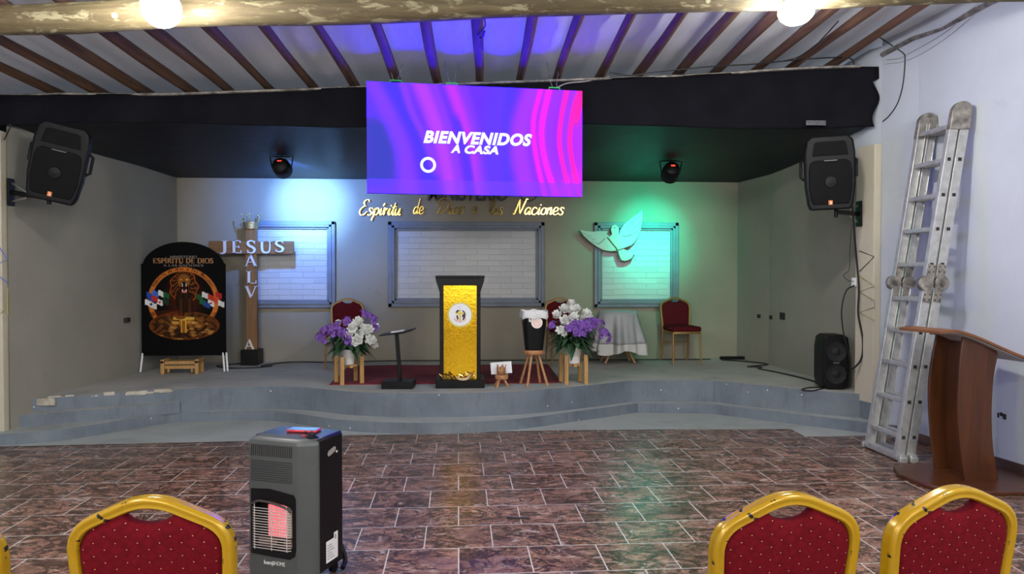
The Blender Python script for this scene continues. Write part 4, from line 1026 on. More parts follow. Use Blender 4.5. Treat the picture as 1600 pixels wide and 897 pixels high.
def arrangement(name, label, c, pot_r, pot_h, pot_z, whites, purples, dom, seed, reach):
    rn = random.Random(seed)
    t = thing(name, label, 'flowers', (c.x, c.y, pot_z))
    b = MB(); b.lathe([(0, 0), (pot_r*.72, 0), (pot_r*.76, pot_h*.40), (pot_r*.80, pot_h*.42), (pot_r*.97, pot_h*.96), (pot_r, pot_h), (pot_r*.9, pot_h), (pot_r*.84, pot_h*.8), (0, pot_h*.78)], n=28); b.build('pot', M['pot'], t)
    ctr = Vector((0, 0, dom-pot_z))
    def place(px, py, meshes, nm, rad):
        p = atY(px, py, c.y); x, z = p.x-c.x, p.z-pot_z
        k = (x/.30)**2+((z-ctr.z)/.24)**2
        y = -.17*math.sqrt(max(.05, 1.15-k))+rn.uniform(-.02, .02)
        s_ = (c.y+y)/c.y
        o = bpy.data.objects.new(nm, rn.choice(meshes)); C.objects.link(o); o.parent = t
        o.location = ((x+c.x)*s_-c.x, y, (z+pot_z-EYE)*s_+EYE-pot_z)
        d = Vector((x*1.1, y*1.6-.10, (z-ctr.z)+.12)); o.rotation_euler = (d.to_track_quat('Z', 'Y') @ Euler((0, 0, rn.uniform(0, 6))).to_quaternion()).to_euler(); o.scale = (rad,)*3
    for px, py, s_ in whites: place(px, py, WB, 'white_bloom', s_*1.28)
    for px, py, s_ in purples: place(px, py, PB, 'purple_bloom', s_*1.15)
    b = MB()
    for i in range(190):           # long drooping leaves
        a = rn.uniform(0, 2*PI); r0 = rn.uniform(.02, .10); up = rn.uniform(-.15, .8); L = rn.uniform(.11, .215)*reach
        base = Vector((r0*math.cos(a), r0*math.sin(a)*.8, pot_h+rn.uniform(0, .20)))
        d = Vector((math.cos(a), math.sin(a)*.85, up)).normalized(); wd = rn.uniform(.022, .042)
        side = d.cross(Vector((0,0,1))).normalized(); vs = []
        for j in range(6):
            k = j/5; p = base+d*(L*k)+Vector((0, 0, -L*.62*k*k*(1.0-.3*up))); ww = wd*math.sin(PI*min(.97, .12+k*.86))
            vs += [p-side*ww, p+Vector((0, 0, -.004)), p+side*ww]
        b.add(vs, [(j*3+q, j*3+q+1, j*3+q+4, j*3+q+3) for j in range(5) for q in range(2)])
    for i in range(60):           # stems up into the blooms
        a = rn.uniform(0, 2*PI); r1 = rn.uniform(.03, .22); z1 = ctr.z+rn.uniform(-.1, .16)*(1-r1*2.2)
        b.tube([(.3*r1*math.cos(a), .3*r1*math.sin(a), pot_h*.7), (r1*math.cos(a), r1*math.sin(a)*.7, z1)], .003, 4)
    o = b.build('foliage', M['leaf'], t, ang=180); return t
def pine_stand(c, label, h, half, rot):
    t = thing('plant_stand', label, 'plant stand', (c.x, c.y, STG), rot)
    for a, b_ in ((1, 1), (1, -1), (-1, 1), (-1, -1)):
        b = MB(); b.box((a*half, b_*half, h/2), (.042, .030, h)); b.build('leg', M['pine'], t, bev=.004)
    b = MB(); b.box((0, 0, h*.63), (half*2-.04, .035, .03)); b.box((0, 0, h*.63-.001), (.035, half*2-.03, .028)); b.build('cross_bar', M['pine'], t, bev=.003)
    return t
c1 = atZ(544, 600, STG); c1.y += .06
pine_stand(c1, 'pine plant stand near the slim black lectern, left of the carpet', .29, .105, R(25))
S1 = lambda l, ox, oy, s: [(x/s+ox, y/s+oy, 1.0) for x, y in l]
arrangement('flower_arrangement', 'white and purple flowers in a pot beside the slim black lectern', c1, .082, .16, STG+.29*.63+.016,
    [(x, y, s) for (x, y, _), s in zip(S1([(420,292),(372,340),(470,350),(408,437),(512,428),(500,345),(548,322),(552,470),(262,292),(430,385),(345,390)], 480, 450, 5.275), (1.0,1.0,1.05,1.05,1.0,.9,.75,.6,.6,.8,.7))],
    [(x, y, .92) for x, y, _ in S1([(115,405),(150,360),(160,425),(205,335),(255,318),(215,370),(290,375),(330,400),(345,440),(455,225),(500,245),(535,268),(545,335),(330,280)], 480, 450, 5.275)], atY(543, 530, c1.y).z, 4, 1.0)
c2 = atZ(897, 600, STG); c2.y += .06
pine_stand(c2, 'pine plant stand right of the stool, at the carpet\'s right corner', .31, .105, R(8))
arrangement('flower_arrangement', 'white and purple flowers in a white pot right of the stool', c2, .095, .20, STG+.31*.63+.016,
    [(x, y, s) for (x, y, _), s in zip(S1([(800,100),(745,142),(808,155),(682,190),(750,238),(818,212),(925,190),(712,318),(738,345),(850,140),(900,215)], 750, 460, 5.605), (.9,.95,1.05,.85,1.0,.9,1.0,.85,.6,.8,.7))],
    [(x, y, .95) for x, y, _ in S1([(640,282),(780,300),(835,262),(870,300),(885,345),(920,258),(965,240),(1000,258),(1045,268),(1080,345),(1035,352),(1100,378),(830,322),(945,290)], 750, 460, 5.605)], atY(893, 520, c2.y).z, 9, 1.0)

# ------------------------------------------------------------------ small cloth-covered table at the back wall
tx = atY(965, 555, 9.62).x
t = thing('side_table', 'small wooden table with crossed legs under a white cloth by the back wall', 'table', (tx, 9.62, STG))
ztop = atY(965, 486, 9.62).z-STG
b = MB(); b.lathe([(0, ztop-.03), (.235, ztop-.03), (.24, ztop-.02), (.24, ztop-.006), (0, ztop-.006)], n=28); b.build('tabletop', M['stoolwood'], t)
for s1 in (-1, 1):
    for s2 in (-1, 1):
        b = MB(); b.bar((s1*.19, s2*.14, 0.012), (-s1*.12, s2*.14-.05*s1, ztop-.03), .035, .025, (0, 1, 0)); b.build('leg', M['stoolwood'], t, bev=.004)
t = thing('tablecloth', 'white satin cloth with a pale trim band draped over the small back table', 'tablecloth', (tx, 9.62, STG))
def drape(a, j):
    k = max(0, (j-2)/10); return 1+k*(.20*math.sin(a*7+.6)*.55+.10*math.sin(a*11+2)+.05*math.sin(a*17))
dz = ztop-(atY(965, 548, 9.62).z-STG)
prof = [(.0, ztop+.004), (.18, ztop+.004), (.243, ztop+.002)]+[(.25+.075*k/10, ztop-.006-dz*k/10*.78) for k in range(1, 11)]
b = MB(); b.lathe(prof, n=120, wob=drape); b.build('cloth', M['lace'], t, ang=180)
prof2 = [(.25+.075+.003+.012*k, ztop-.006-dz*(.78+.22*k)) for k in (0, .33, .66, 1)]
def drape2(a, j): return drape(a, 12)
b = MB(); vs = []
for r_, z in prof2:
    for i in range(120):
        a = 2*PI*i/120; q = r_*drape(a, 12); zz = z+.03*math.sin(a*4+1)*(1 if z < prof2[0][1] else 0); vs.append((q*math.cos(a), q*math.sin(a), zz))
b.add(vs, [(j*120+i, j*120+(i+1) % 120, (j+1)*120+(i+1) % 120, (j+1)*120+i) for j in range(3) for i in range(120)]); o = b.build('trim_band', M['trimcloth'], t, ang=180)

# ------------------------------------------------------------------ banquet chairs
def rounded(V, cuts, n=7):
    """open polyline with rounded inner corners; cuts: distance cut off on each side of a corner"""
    V = [Vector(v) for v in V]; out = [V[0]]
    for i in range(1, len(V)-1):
        a = V[i]+(V[i-1]-V[i]).normalized()*cuts[i-1]; c_ = V[i]+(V[i+1]-V[i]).normalized()*cuts[i-1]
        for k in range(n+1):
            q = k/n; out.append(a*(1-q)**2+V[i]*2*q*(1-q)+c_*q*q)
    out.append(V[-1]); return out
def back_outline(w, zb, zs, zt):
    """sides that flare up slightly, rounded shoulders, two straight slopes meeting in a soft peak"""
    h = w/2
    P = rounded([(-h*.90, zb), (-h*1.005, zs+.020), (0, zt+.012), (h*1.005, zs+.020), (h*.90, zb)], [.062, .075, .062])
    L = [(p.x, p.y) for p in P]; out = []
    for (a, b_), (c_, d) in zip(L, L[1:]):
        m = max(1, int(math.hypot(c_-a, d-b_)/.02))
        out += [(a+(c_-a)*k/m, b_+(d-b_)*k/m) for k in range(m)]
    return out+[L[-1]]
def make_chair(label, cat_group, H, w, gold, fab, tube_r):
    """local frame: the seat front faces +Y, the backrest leans to -Y"""
    t = thing('banquet_chair', label, 'chair', (0,0,0), 0, cat_group)
    zs = H-.115
    def lean(z): return -.165-.13*max(0, z-.42)
    line = back_outline(w-.028, .40, zs, H-.018)
    b = MB(); n = 12
    path = [Vector((x, lean(z), z)) for x, z in line]; rings = []
    for i, p in enumerate(path):
        tg = (path[min(i+1, len(path)-1)]-path[max(i-1, 0)]).normalized(); dpt = Vector((0, 1, -.0)); dpt = (dpt-tg*dpt.dot(tg)).normalized(); nr = tg.cross(dpt)
        rg = []
        for k in range(20):
            a = 2*PI*k/20; ca, sa = math.cos(a), math.sin(a)
            e = (abs(ca)**3.2+abs(sa)**3.2)**(-1/3.2)
            gr = 1-.16*math.exp(-((abs(sa)*e)/.20)**2); gd = 1-.22*math.exp(-((ca*e+.15)/.22)**2)     # groove round the middle of the tube's outer face
            rg.append(p+nr*(ca*e*tube_r*.56*gr)+dpt*(sa*e*tube_r*.80*gd))
        rings.append(rg)
    N = len(rings); m = 20
    b.add([q for rg in rings for q in rg], [(i*m+k, i*m+(k+1) % m, (i+1)*m+(k+1) % m, (i+1)*m+k) for i in range(N-1) for k in range(m)]+[tuple(range(m))[::-1], tuple((N-1)*m+k for k in range(m))])
    b.build('back_frame', gold, t, ang=50)
    # upholstered back: inside the frame, a hand hole left under the peak
    inner = back_outline(w-.03-tube_r*.9, .47, zs-.008, H-.030)
    cutz = H-.062
    top = []
    for x, z in inner: 
        lim = cutz-.016*math.cos(min(1, abs(x)/.062)*PI/2)**1 if abs(x) < .062 else 9
        top.append((x, min(z, lim)))
    b = MB(); nn = len(top); cxm, czm = 0, .62
    lay = [(1.0, .004), (1.0, .010), (.985, .016), (.94, .021), (.80, .025), (.4, .026)]
    vs = []
    for sgn in (-1, 1):
        for k, dp in lay:
            for x, z in top: X_, Z_ = cxm+(x-cxm)*k, czm+(z-czm)*k; vs.append((X_, lean(Z_)+sgn*dp, Z_))
    fs = []; Ls = len(lay)
    for sd in (0, 1):
        o_ = sd*Ls*nn
        for j in range(Ls-1):
            for i in range(nn): fs.append((o_+j*nn+i, o_+j*nn+(i+1) % nn, o_+(j+1)*nn+(i+1) % nn, o_+(j+1)*nn+i))
        fs.append(tuple(o_+(Ls-1)*nn+i for i in range(nn)))
    for i in range(nn): fs.append((i, (i+1) % nn, Ls*nn+(i+1) % nn, Ls*nn+i))
    b.add(vs, fs); b.build('back_cushion', fab, t, ang=60)
    # seat
    b = MB(); sw = w*.47; out = [(-sw*.9, -.17), (-sw, .20), (-sw*.93, .245), (-sw*.8, .26), (sw*.8, .26), (sw*.93, .245), (sw, .20), (sw*.9, -.17)]
    b.prism(out, .415, .475, lambda x, y, d: (x, y, d)); b.build('seat', fab, t, bev=.022, seg=4)
    b = MB(); b.prism([(x*.97, y*.97) for x, y in out], .385, .415, lambda x, y, d: (x, y, d)); b.build('seat_frame', gold, t, bev=.004)
    for s1 in (-1, 1):
        b = MB(); b.tube([(s1*w*.41, .22, .40), (s1*w*.43, .245, 0)], [.014, .012], 10); b.build('leg', gold, t)
        b = MB(); b.tube([(s1*w*.415, -.163, .45), (s1*w*.41, -.18, .3), (s1*w*.43, -.24, 0)], [.014, .014, .012], 10); b.build('leg', gold, t)
    b = MB(); b.tube([(-w*.41, -.19, .25), (w*.41, -.19, .25)], .009, 8); b.build('stretcher', gold, t)
    return t
fg = make_chair('gold-framed red chair back left of the gas heater', 'front row banquet chairs', .93, .425, M['gold'], M['chairfab'], .030)
GF = 'front row banquet chairs'
fg.location = (-.785, 2.02+.22, 0); fg.rotation_euler.z = R(-2)
dup(fg, (-1.325, 2.00+.22, 0), R(-6), 'gold-framed red chair cut off by the photo\'s left edge')
dup(fg, (.83, 1.93+.22, 0), R(8), 'gold-framed red chair with many dark chips, third from the left')
dup(fg, (1.29, 1.955+.22, 0), R(12), 'gold-framed red chair nearest the wooden pulpit and the white wall')
darkfab = t_chairfab('dark_red_upholstery', (.085,.006,.010))
st = make_chair('red banquet chair by the back wall, right of the cloth-covered table', 'stage banquet chairs', .845, .425, M['dullgold'], darkfab, .024)
p = atZ(1056, 563, STG)
st.location = (p.x-.01, 9.62, STG); st.rotation_euler.z = PI+R(4)
p = atY(539, 500, 9.55); dup(st, (p.x, 9.50, STG), PI-R(3), 'red banquet chair behind the flowers near the slim black lectern')
p = atY(879, 500, 9.60); dup(st, (p.x, 9.55, STG), PI+R(2), 'red banquet chair behind the flowers in the white pot')

# ------------------------------------------------------------------ loudspeakers
def wall_speaker(label, loc, rot, side):
    t = thing('loudspeaker', label, 'speaker', loc); t.rotation_euler = rot
    W, H_, D = .215, .335, .30
    def sect(k):      # front outline scaled towards the back
        o = [(-W*.80, -H_), (W*.80, -H_), (W*.90, -H_+.05), (W, -H_*.35), (W, H_*.55), (W*.93, H_*.86), (W*.72, H_), (-W*.72, H_), (-W*.93, H_*.86), (-W, H_*.55), (-W, -H_*.35), (-W*.90, -H_+.05)]
        return [(x*(1-.42*k), z*(1-.16*k)) for x, z in o]
    b = MB(); vs = []; n = 12
    for y, k in ((-.012, .06), (0, 0), (.10, .06), (.22, .5), (D, 1)):
        vs += [(x, y, z) for x, z in sect(k)]
    b.add(vs, [(j*n+i, j*n+(i+1) % n, (j+1)*n+(i+1) % n, (j+1)*n+i) for j in range(4) for i in range(n)]+[tuple(range(n))[::-1], tuple(4*n+i for i in range(n))]); b.build('cabinet', M['black'], t, bev=.012, ang=50)
    b = MB(); g_ = [(x*.86, z*.60-.085) for x, z in sect(0)]; vs = []
    for k, y in ((1, -.014), (.97, -.022), (.6, -.030), (.2, -.033)): vs += [(x*k, y, (z+.085)*k-.085) for x, z in g_]
    b.add(vs, [(j*n+i, j*n+(i+1) % n, (j+1)*n+(i+1) % n, (j+1)*n+i) for j in range(3) for i in range(n)]+[tuple(3*n+i for i in range(n))]); b.build('grille', M['grille'], t)
    b = MB(); b.prism([(-W*.72, H_*.46), (W*.72, H_*.46), (W*.62, H_*.80), (W*.5, H_*.84), (-W*.5, H_*.84), (-W*.62, H_*.80)], -.02, -.012, lambda a, b_, d: (a, d, b_)); b.build('horn', M['grille'], t, bev=.006)
    b = MB(); b.lathe([(.055, 0), (.05, .008), (.02, .012), (0, .013)], (0, -.034, -.085), 20, Matrix.Rotation(PI/2, 3, 'X')); b.build('dust_cap', M['black'], t)
    b = MB(); b.lohi((-.022, -.036, -H_+.045), (.012, -.026, -H_+.085)); bd = b.build('badge', M['orange'], t)
    b = MB(); b.lohi((-.008, -.0385, -H_+.05), (-.004, -.0355, -H_+.08)); b.lohi((.0, -.0385, -H_+.05), (.004, -.0355, -H_+.07)); b.build('badge_mark', M['whitepaint'], bd)
    for s1 in (-1, 1):
        b = MB(); b.tube([(s1*W*.93, .07, .14), (s1*(W+.025), .08, .11), (s1*(W+.025), .08, -.03), (s1*W*.93, .07, -.06)], .014, 8); b.build('handle', M['black'], t)
    b = MB(); b.lohi((-.055, -.037, .105), (.055, -.0325, .112)); b.build('name_strip', mat('grey_strip', (.18,.18,.18), .5), t)
    return t
pL = atY(90, 255, 6.80)
wall_speaker('black loudspeaker tilted on a bracket on the left stage wall', (pL.x, 6.80, pL.z), (R(9), R(13), R(14)), 1)
def bracket(name, label, wallp, endp, nrm):
    t = thing('speaker_bracket', label, 'bracket', wallp)
    e = Vector(endp)-Vector(wallp)
    b = MB(); nx = Vector(nrm); b.bar(nx*.002, nx*.022, .07, .26, (0, 0, 1)) if False else b.box(nx*.012, (abs(nx.x)*.02+.07*(1-abs(nx.x)), .02+.07*abs(nx.x), .24)); b.build('wall_plate', M['black'], t, bev=.004)
    b = MB(); b.tube([nx*.02, e], .020, 10); b.tube([e+Vector((0,0,-.05)), e+Vector((0,0,.07))], .018, 10); b.build('arm', M['black'], t)
    for z in (-.08, .08):
        b = MB(); b.tube([nx*.02+Vector((0, 0, z)), e*.45+Vector((0, 0, z*.3))], .009, 6); b.build('brace', M['steel'], t)
eL = atY(75, 310, 6.86)
bracket('b', 'black wall bracket under the tilted left loudspeaker', (-3.95, 7.03, atY(30, 300, 7.0).z), (eL.x, 6.88, eL.z), (1, .1, 0))
pR = atY(1297, 270, 6.72)
wall_speaker('black loudspeaker on a bracket above the right side of the stage', (pR.x, 6.72, pR.z), (R(4), R(-2), R(-17)), -1)
eR = atY(1308, 331, 6.80)
bracket('b', 'black wall bracket under the right loudspeaker', (3.822, 7.02, atY(1350, 334, 7.0).z), (eR.x, 6.82, eR.z), (-1, 0, 0))

fp = atZ(1308, 609, STG)
t = thing('floor_speaker', 'black twin-cone speaker standing at the stage right edge', 'speaker', (fp.x, fp.y+.13, STG), R(-6))
b = MB(); vs = []; n = 24
def sup2(a, hx, hz, e=6):
    c_, s_ = math.cos(a), math.sin(a); q = (abs(c_)**e+abs(s_)**e)**(-1/e); return hx*q*c_, hz*q*s_
for y, k in ((-.135, .95), (-.125, 1), (.10, 1), (.13, .92)):
    for i in range(n): x, z = sup2(2*PI*i/n, .132*k, .272*k); vs.append((x, y, z+.272))
b.add(vs, [(j*n+i, j*n+(i+1) % n, (j+1)*n+(i+1) % n, (j+1)*n+i) for j in range(3) for i in range(n)]+[tuple(range(n))[::-1], tuple(3*n+i for i in range(n))]); b.build('cabinet', M['black'], t, ang=30)
cone = mat('grey_speaker_cone', (.020,.020,.021), .6, var=.3, vscale=60, Specular_IOR_Level=.15)
for z in (.155, .375):
    b = MB(); b.lathe([(.100, 0), (.098, .012), (.088, .010), (.078, .004), (.04, -.008+.012), (.03, .014), (.0, .018)], (0, -.134, z), 28, Matrix.Rotation(PI/2, 3, 'X')); b.build('cone', cone, t)
b = MB(); b.lohi((-.03, -.139, .262), (.03, -.133, .270)); b.build('name_strip', mat('grey_strip2', (.2,.2,.2), .5), t)

# ------------------------------------------------------------------ stage par cans and their light
def par(px, py, Y, aim, label, col, watt, sz, col2, watt2):
    p = atY(px, py, Y); zc = 2.86-.155*(Y-7.11)/2.97-.02
    t = thing('par_light', label, 'stage light', (p.x, Y, p.z))
    d = (Vector(aim)-p); d.normalize(); m = d.to_track_quat('Z', 'Y').to_matrix()
    b = MB(); b.lathe([(0, -.115), (.05, -.112), (.078, -.095), (.090, -.06), (.098, -.02), (.10, .05), (.102, .085), (.092, .085), (.088, .06), (0, .055)], n=24, m=m, wob=lambda a, j: 1+.03*(math.cos(a*12) > .2)*(2 <= j <= 4)); b.build('housing', M['black'], t)
    b = MB(); b.tube([m @ Vector((-.105, 0, 0)), m @ Vector((-.125, 0, 0))+Vector((0,0,.12)), Vector((0, 0, min(.2, zc-p.z)))+m @ Vector((-.06, 0, 0)), Vector((0, 0, min(.2, zc-p.z)))+m @ Vector((.06, 0, 0)), m @ Vector((.125, 0, 0))+Vector((0,0,.12)), m @ Vector((.105, 0, 0))], .008, 6); b.tube([(0, 0, min(.2, zc-p.z)), (0, 0, max(.2, zc-p.z+.02))], .012, 6); b.build('yoke', M['black'], t)
    b = MB(); q = Vector((0, -.098, .060)); b.box(q, (.045, .012, .016), Matrix.Rotation(R(-38), 3, 'X')); b.build('display', M['redled'], t)
    b = MB(); b.lathe([(0, .062), (.085, .062)], n=24, m=m); b.build('lens', emit('lens_'+label[:5], col, 12), t)
    spot('beam', p+d*.10, aim, col, watt, sz, 1.0, .05); spot('beam_core', p+d*.10, aim, col2, watt2, R(50), 1.0, .05)
par(440, 262, 8.55, atY(486, 322, 10.05), 'black round stage light with red display casting blue light', (.11, .30, 1.0), BLUE_W, R(108), (.22, .52, 1.0), CORE_B)
par(1048, 269, 8.55, atY(1014, 374, 10.05), 'black round stage light casting green light on the dove', (.0, 1.0, .58), GREEN_W, R(96), (.0, 1.0, .66), CORE_G)

# ------------------------------------------------------------------ folding ladder
t = thing('folding_ladder', 'paint-spattered aluminium folding ladder leaning on the white wall', 'ladder', (3.49, 5.98, 0))
yn, yf = 5.78, 6.22      # near and far rails
Bx, Tx, LT = 3.48, 3.93, 2.82
ux = (Tx-Bx)/LT
def lp(z, off, y): return Vector((Bx+ux*z+off-3.49, y-5.98, z))
HZ = 1.41
RW, RT = .072, .028
for off in (0, .088):
    for y in (yn, yf):
        for z0, z1 in ((.03, HZ-.05), (HZ+.05, LT-.07)):
            b = MB(); b.bar(lp(z0, off, y), lp(z1, off, y), RW, RT, (1, 0, 0))
            sd = -1 if y == yn else 1
            b.bar(lp(z0, off-RW*.46, y-sd*.01), lp(z1, off-RW*.46, y-sd*.01), .006, RT+.016, (1, 0, 0)); b.bar(lp(z0, off+RW*.46, y-sd*.01), lp(z1, off+RW*.46, y-sd*.01), .006, RT+.016, (1, 0, 0))
            b.build('rail', M['metal'], t, bev=.003)
    zz = [.19, .47, .75, 1.02, 1.28, 1.56, 1.84, 2.11, 2.39, 2.66]
    for z in zz:
        b = MB(); b.bar(lp(z, off, yn+.01), lp(z, off, yf-.01), .036, .036, (0, 0, 1)); rg = b.build('rung', M['metal'], t, bev=.006)
        b = MB(); b.box(lp(z, off, yn-RT/2-.002), (.026, .005, .026)); b.build('rung_end', M['hole'], rg)
for y in (yn, yf):
    for off, s1 in ((0, -1), (.088, 1)):
        b = MB(); c_ = lp(HZ, off+s1*.022, y-.0)
        b.lathe([(0, -.026), (.055, -.026), (.060, -.018), (.060, .018), (.055, .026), (0, .026)], c_, 22, Matrix.Rotation(PI/2, 3, 'X'))
        b.lathe([(0, -.036), (.020, -.036), (.022, -.026)], c_, 12, Matrix.Rotation(-PI/2, 3, 'X'))
        for z0, z1 in ((HZ-.15, HZ-.02), (HZ+.02, HZ+.15)): b.bar(lp(z0, off, y-.019), lp(z1, off, y-.019), RW*.86, .006, (1, 0, 0))
        b.build('hinge', M['dirtymetal'], t, ang=30)
    b = MB(); n = 16; cc = lp(LT-.055, .044, y)
    prof = [(-.082, -.14), (.082, -.14)]+[(.082*math.cos(PI*i/n), .082*math.sin(PI*i/n)) for i in range(n+1)]
    ux_ = Vector((1, 0, -ux*.0)); b.prism(prof, -.024, .024, lambda a, b_, d: cc+Vector((a+ux*b_, d, b_))); b.build('top_hinge', M['dirtymetal'], t, bev=.005)
for off in (0, .088):
    b = MB(); p0, p1 = lp(.035, off, yn-.06), lp(.035, off, yf+.06); b.bar(p0, p1, .05, .055, (0, 0, 1)); b.build('foot_bar', M['metal'], t, bev=.005)
    for y in (yn-.055, yf+.055):
        b = MB(); b.box(lp(.022, off, y), (.065, .04, .044)); b.build('foot', M['metal'], t, bev=.006)
for y in (yn,):
    for off in (0, .088):
        for z in (HZ-.13, HZ-.09, HZ+.09, HZ+.13):
            b = MB()
            for dx in (-.02, .02): b.lathe([(0, 0), (.006, 0), (.005, .004), (0, .005)], lp(z, off+dx, y-.0225), 8, Matrix.Rotation(PI/2, 3, 'X'))
            b.build('rivet', M['hole'], t)
tag(MB().bar((3.62, 5.86, .74), (3.56, 6.10, .735), .02, .02).build('wood_offcut', M['pine'], None), 'orange wooden offcut lying across a lower ladder rung', 'wood piece') if False else None

# ------------------------------------------------------------------ wooden pulpit by the white wall
t = thing('wooden_pulpit', 'reddish-brown curved wooden pulpit standing beside the white wall', 'pulpit', (3.68, 5.2, 0))
def wp(x, y, z): return (x-3.68, y-5.2, z)
bl = [(3.205, 5.33), (3.215, 5.15), (3.26, 5.0), (3.36, 4.90), (3.5, 4.85), (3.7, 4.82), (3.95, 4.80), (4.07, 4.81), (4.07, 5.62), (3.6, 5.62), (3.3, 5.55)]
bl = [(p_.x, p_.y) for p_ in curve([(x, y, 0) for x, y in bl[:8]], 4)]+bl[8:]
b = MB(); b.prism(bl, .0, .028, lambda a, c_, d: wp(a, c_, d)); b.build('base', M['pulpit'], t, bev=.006)
tp = [(1470, 518), (1485, 515.5), (1500, 516), (1520, 522), (1540, 530), (1570, 543.5), (1600, 556), (1640, 570), (1672, 578)]
P_ = [atY(x, y, 5.02) for x, y in tp]; P_ = [p_ for p_ in curve([(p_.x, 0, p_.z) for p_ in P_], 5) if p_.x < 4.07]
BOARD = sorted((p_.x, p_.z) for p_ in P_)
def ztop_(x): return interp(BOARD, x)-.027
def curved_panel(left_px, right_px, Y, th, nm):
    b = MB(); vs = []; n = len(left_px)
    L = [atY(x, y, Y) for x, y in left_px]; Rr = [atY(x, y, Y) for x, y in right_px]
    Lz = curve([(p_.x, 0, p_.z) for p_ in L], 6); Rz = curve([(p_.x, 0, p_.z) for p_ in Rr], 6)
    zlo, zhi = .026, 1.08
    for i in range(25):
        z = zlo+(zhi-zlo)*i/24
        xl = interp(sorted((p_.z, p_.x) for p_ in Lz), z); xr = interp(sorted((p_.z, p_.x) for p_ in Rz), z)
        for q in range(5):
            k = q/4; x = xl+(xr-xl)*k; vs.append(wp(x, Y-.010*math.sin(PI*k), zlo+(ztop_(x)-zlo)*i/24))
        for q in range(5):
            k = 1-q/4; x = xl+(xr-xl)*k; vs.append(wp(x, Y+th-.010*math.sin(PI*k), zlo+(ztop_(x)-.006-zlo)*i/24))
    m = 10
    b.add(vs, [(i*m+k, i*m+(k+1) % m, (i+1)*m+(k+1) % m, (i+1)*m+k) for i in range(24) for k in range(m)]+[tuple(range(m))[::-1], tuple(24*m+k for k in range(m))])
    return b.build(nm, M['pulpit'], t, bev=.003)
curved_panel([(1506,516),(1501,550),(1498,600),(1497,650),(1501,700),(1508,752)], [(1559,530),(1554,560),(1551,600),(1550,640),(1552,690),(1560,752)], 5.11, .022, 'side_panel')
curved_panel([(1464,516),(1457,555),(1452,600),(1453,650),(1457,700),(1462,735)], [(1520,520),(1515,560),(1512,600),(1512,650),(1514,700),(1518,735)], 5.44, .022, 'side_panel')
b = MB(); vs = []
for i in range(21):
    z = .026+(ztop_(3.66)-.034)*i/20; x = 3.66-.035*math.sin(PI*i/20)
    vs += [wp(x, 5.13, z), wp(x, 5.445, z), wp(x+.02, 5.445, z), wp(x+.02, 5.13, z)]
b.add(vs, [(i*4+k, i*4+(k+1) % 4, (i+1)*4+(k+1) % 4, (i+1)*4+k) for i in range(20) for k in range(4)]+[(3,2,1,0), tuple(80+k for k in range(4))]); b.build('centre_panel', M['pulpit'], t)
b = MB(); n = len(P_); vs = []
for y, dz_ in ((5.02, 0), (5.52, -.008)):
    for d in (0, -.02): vs += [wp(p_.x, y, p_.z+d+dz_) for p_ in P_]
fs = []
for i in range(n-1):
    fs += [(i, i+1, 2*n+i+1, 2*n+i), (n+i, n+i+1, 3*n+i+1, 3*n+i), (i, i+1, n+i+1, n+i), (2*n+i, 2*n+i+1, 3*n+i+1, 3*n+i)]
fs += [(0, n, 3*n, 2*n), (n-1, 2*n-1, 4*n-1, 3*n-1)]
b.add(vs, fs); b.build('top_board', M['pulpit_edge'], t, bev=.003)
b = MB(); vs = []
for y, dz_ in ((5.04, -.0012), (5.50, -.0088)):
    for d in (-.0212, -.0245): vs += [wp(min(p_.x, 4.06), y, p_.z+d+dz_) for p_ in P_[2:-1]]
n = len(P_)-3; fs = []
for i in range(n-1):
    fs += [(i, i+1, 2*n+i+1, 2*n+i), (n+i, n+i+1, 3*n+i+1, 3*n+i), (i, i+1, n+i+1, n+i), (2*n+i, 2*n+i+1, 3*n+i+1, 3*n+i)]
fs += [(0, n, 3*n, 2*n), (n-1, 2*n-1, 4*n-1, 3*n-1)]
o = b.add(vs, fs).build('underside_sheet', mat('pale_grey_backing', (.46,.46,.45), .6), t); o['label'] = 'pale grey underside of the top board'

# ------------------------------------------------------------------ gas heater
hc = (Vector((-1.023, 3.771, 0))+Vector((-.579, 3.844, 0)))/2
HW, HD, HH = .182, .140, .705
ha = math.atan2(-.135, .329)
t = thing('gas_heater', 'grey and black portable gas heater with a glowing pink burner', 'heater', (hc.x, hc.y, 0), ha)
b = MB(); b.lohi((-HW, -HD+.062, .05), (HW, HD, HH-.006)); b.build('rear_body', M['heaterblack'], t, bev=.012, seg=3)
b = MB(); b.prism([(-HW+.006, HH-.010), (HW-.006, HH-.010), (HW-.006, HH), (-HW+.006, HH)], -HD+.06, HD-.004, lambda a, c_, d: (a, d, c_)); b.build('top_plate', M['heatertop'], t, bev=.004)
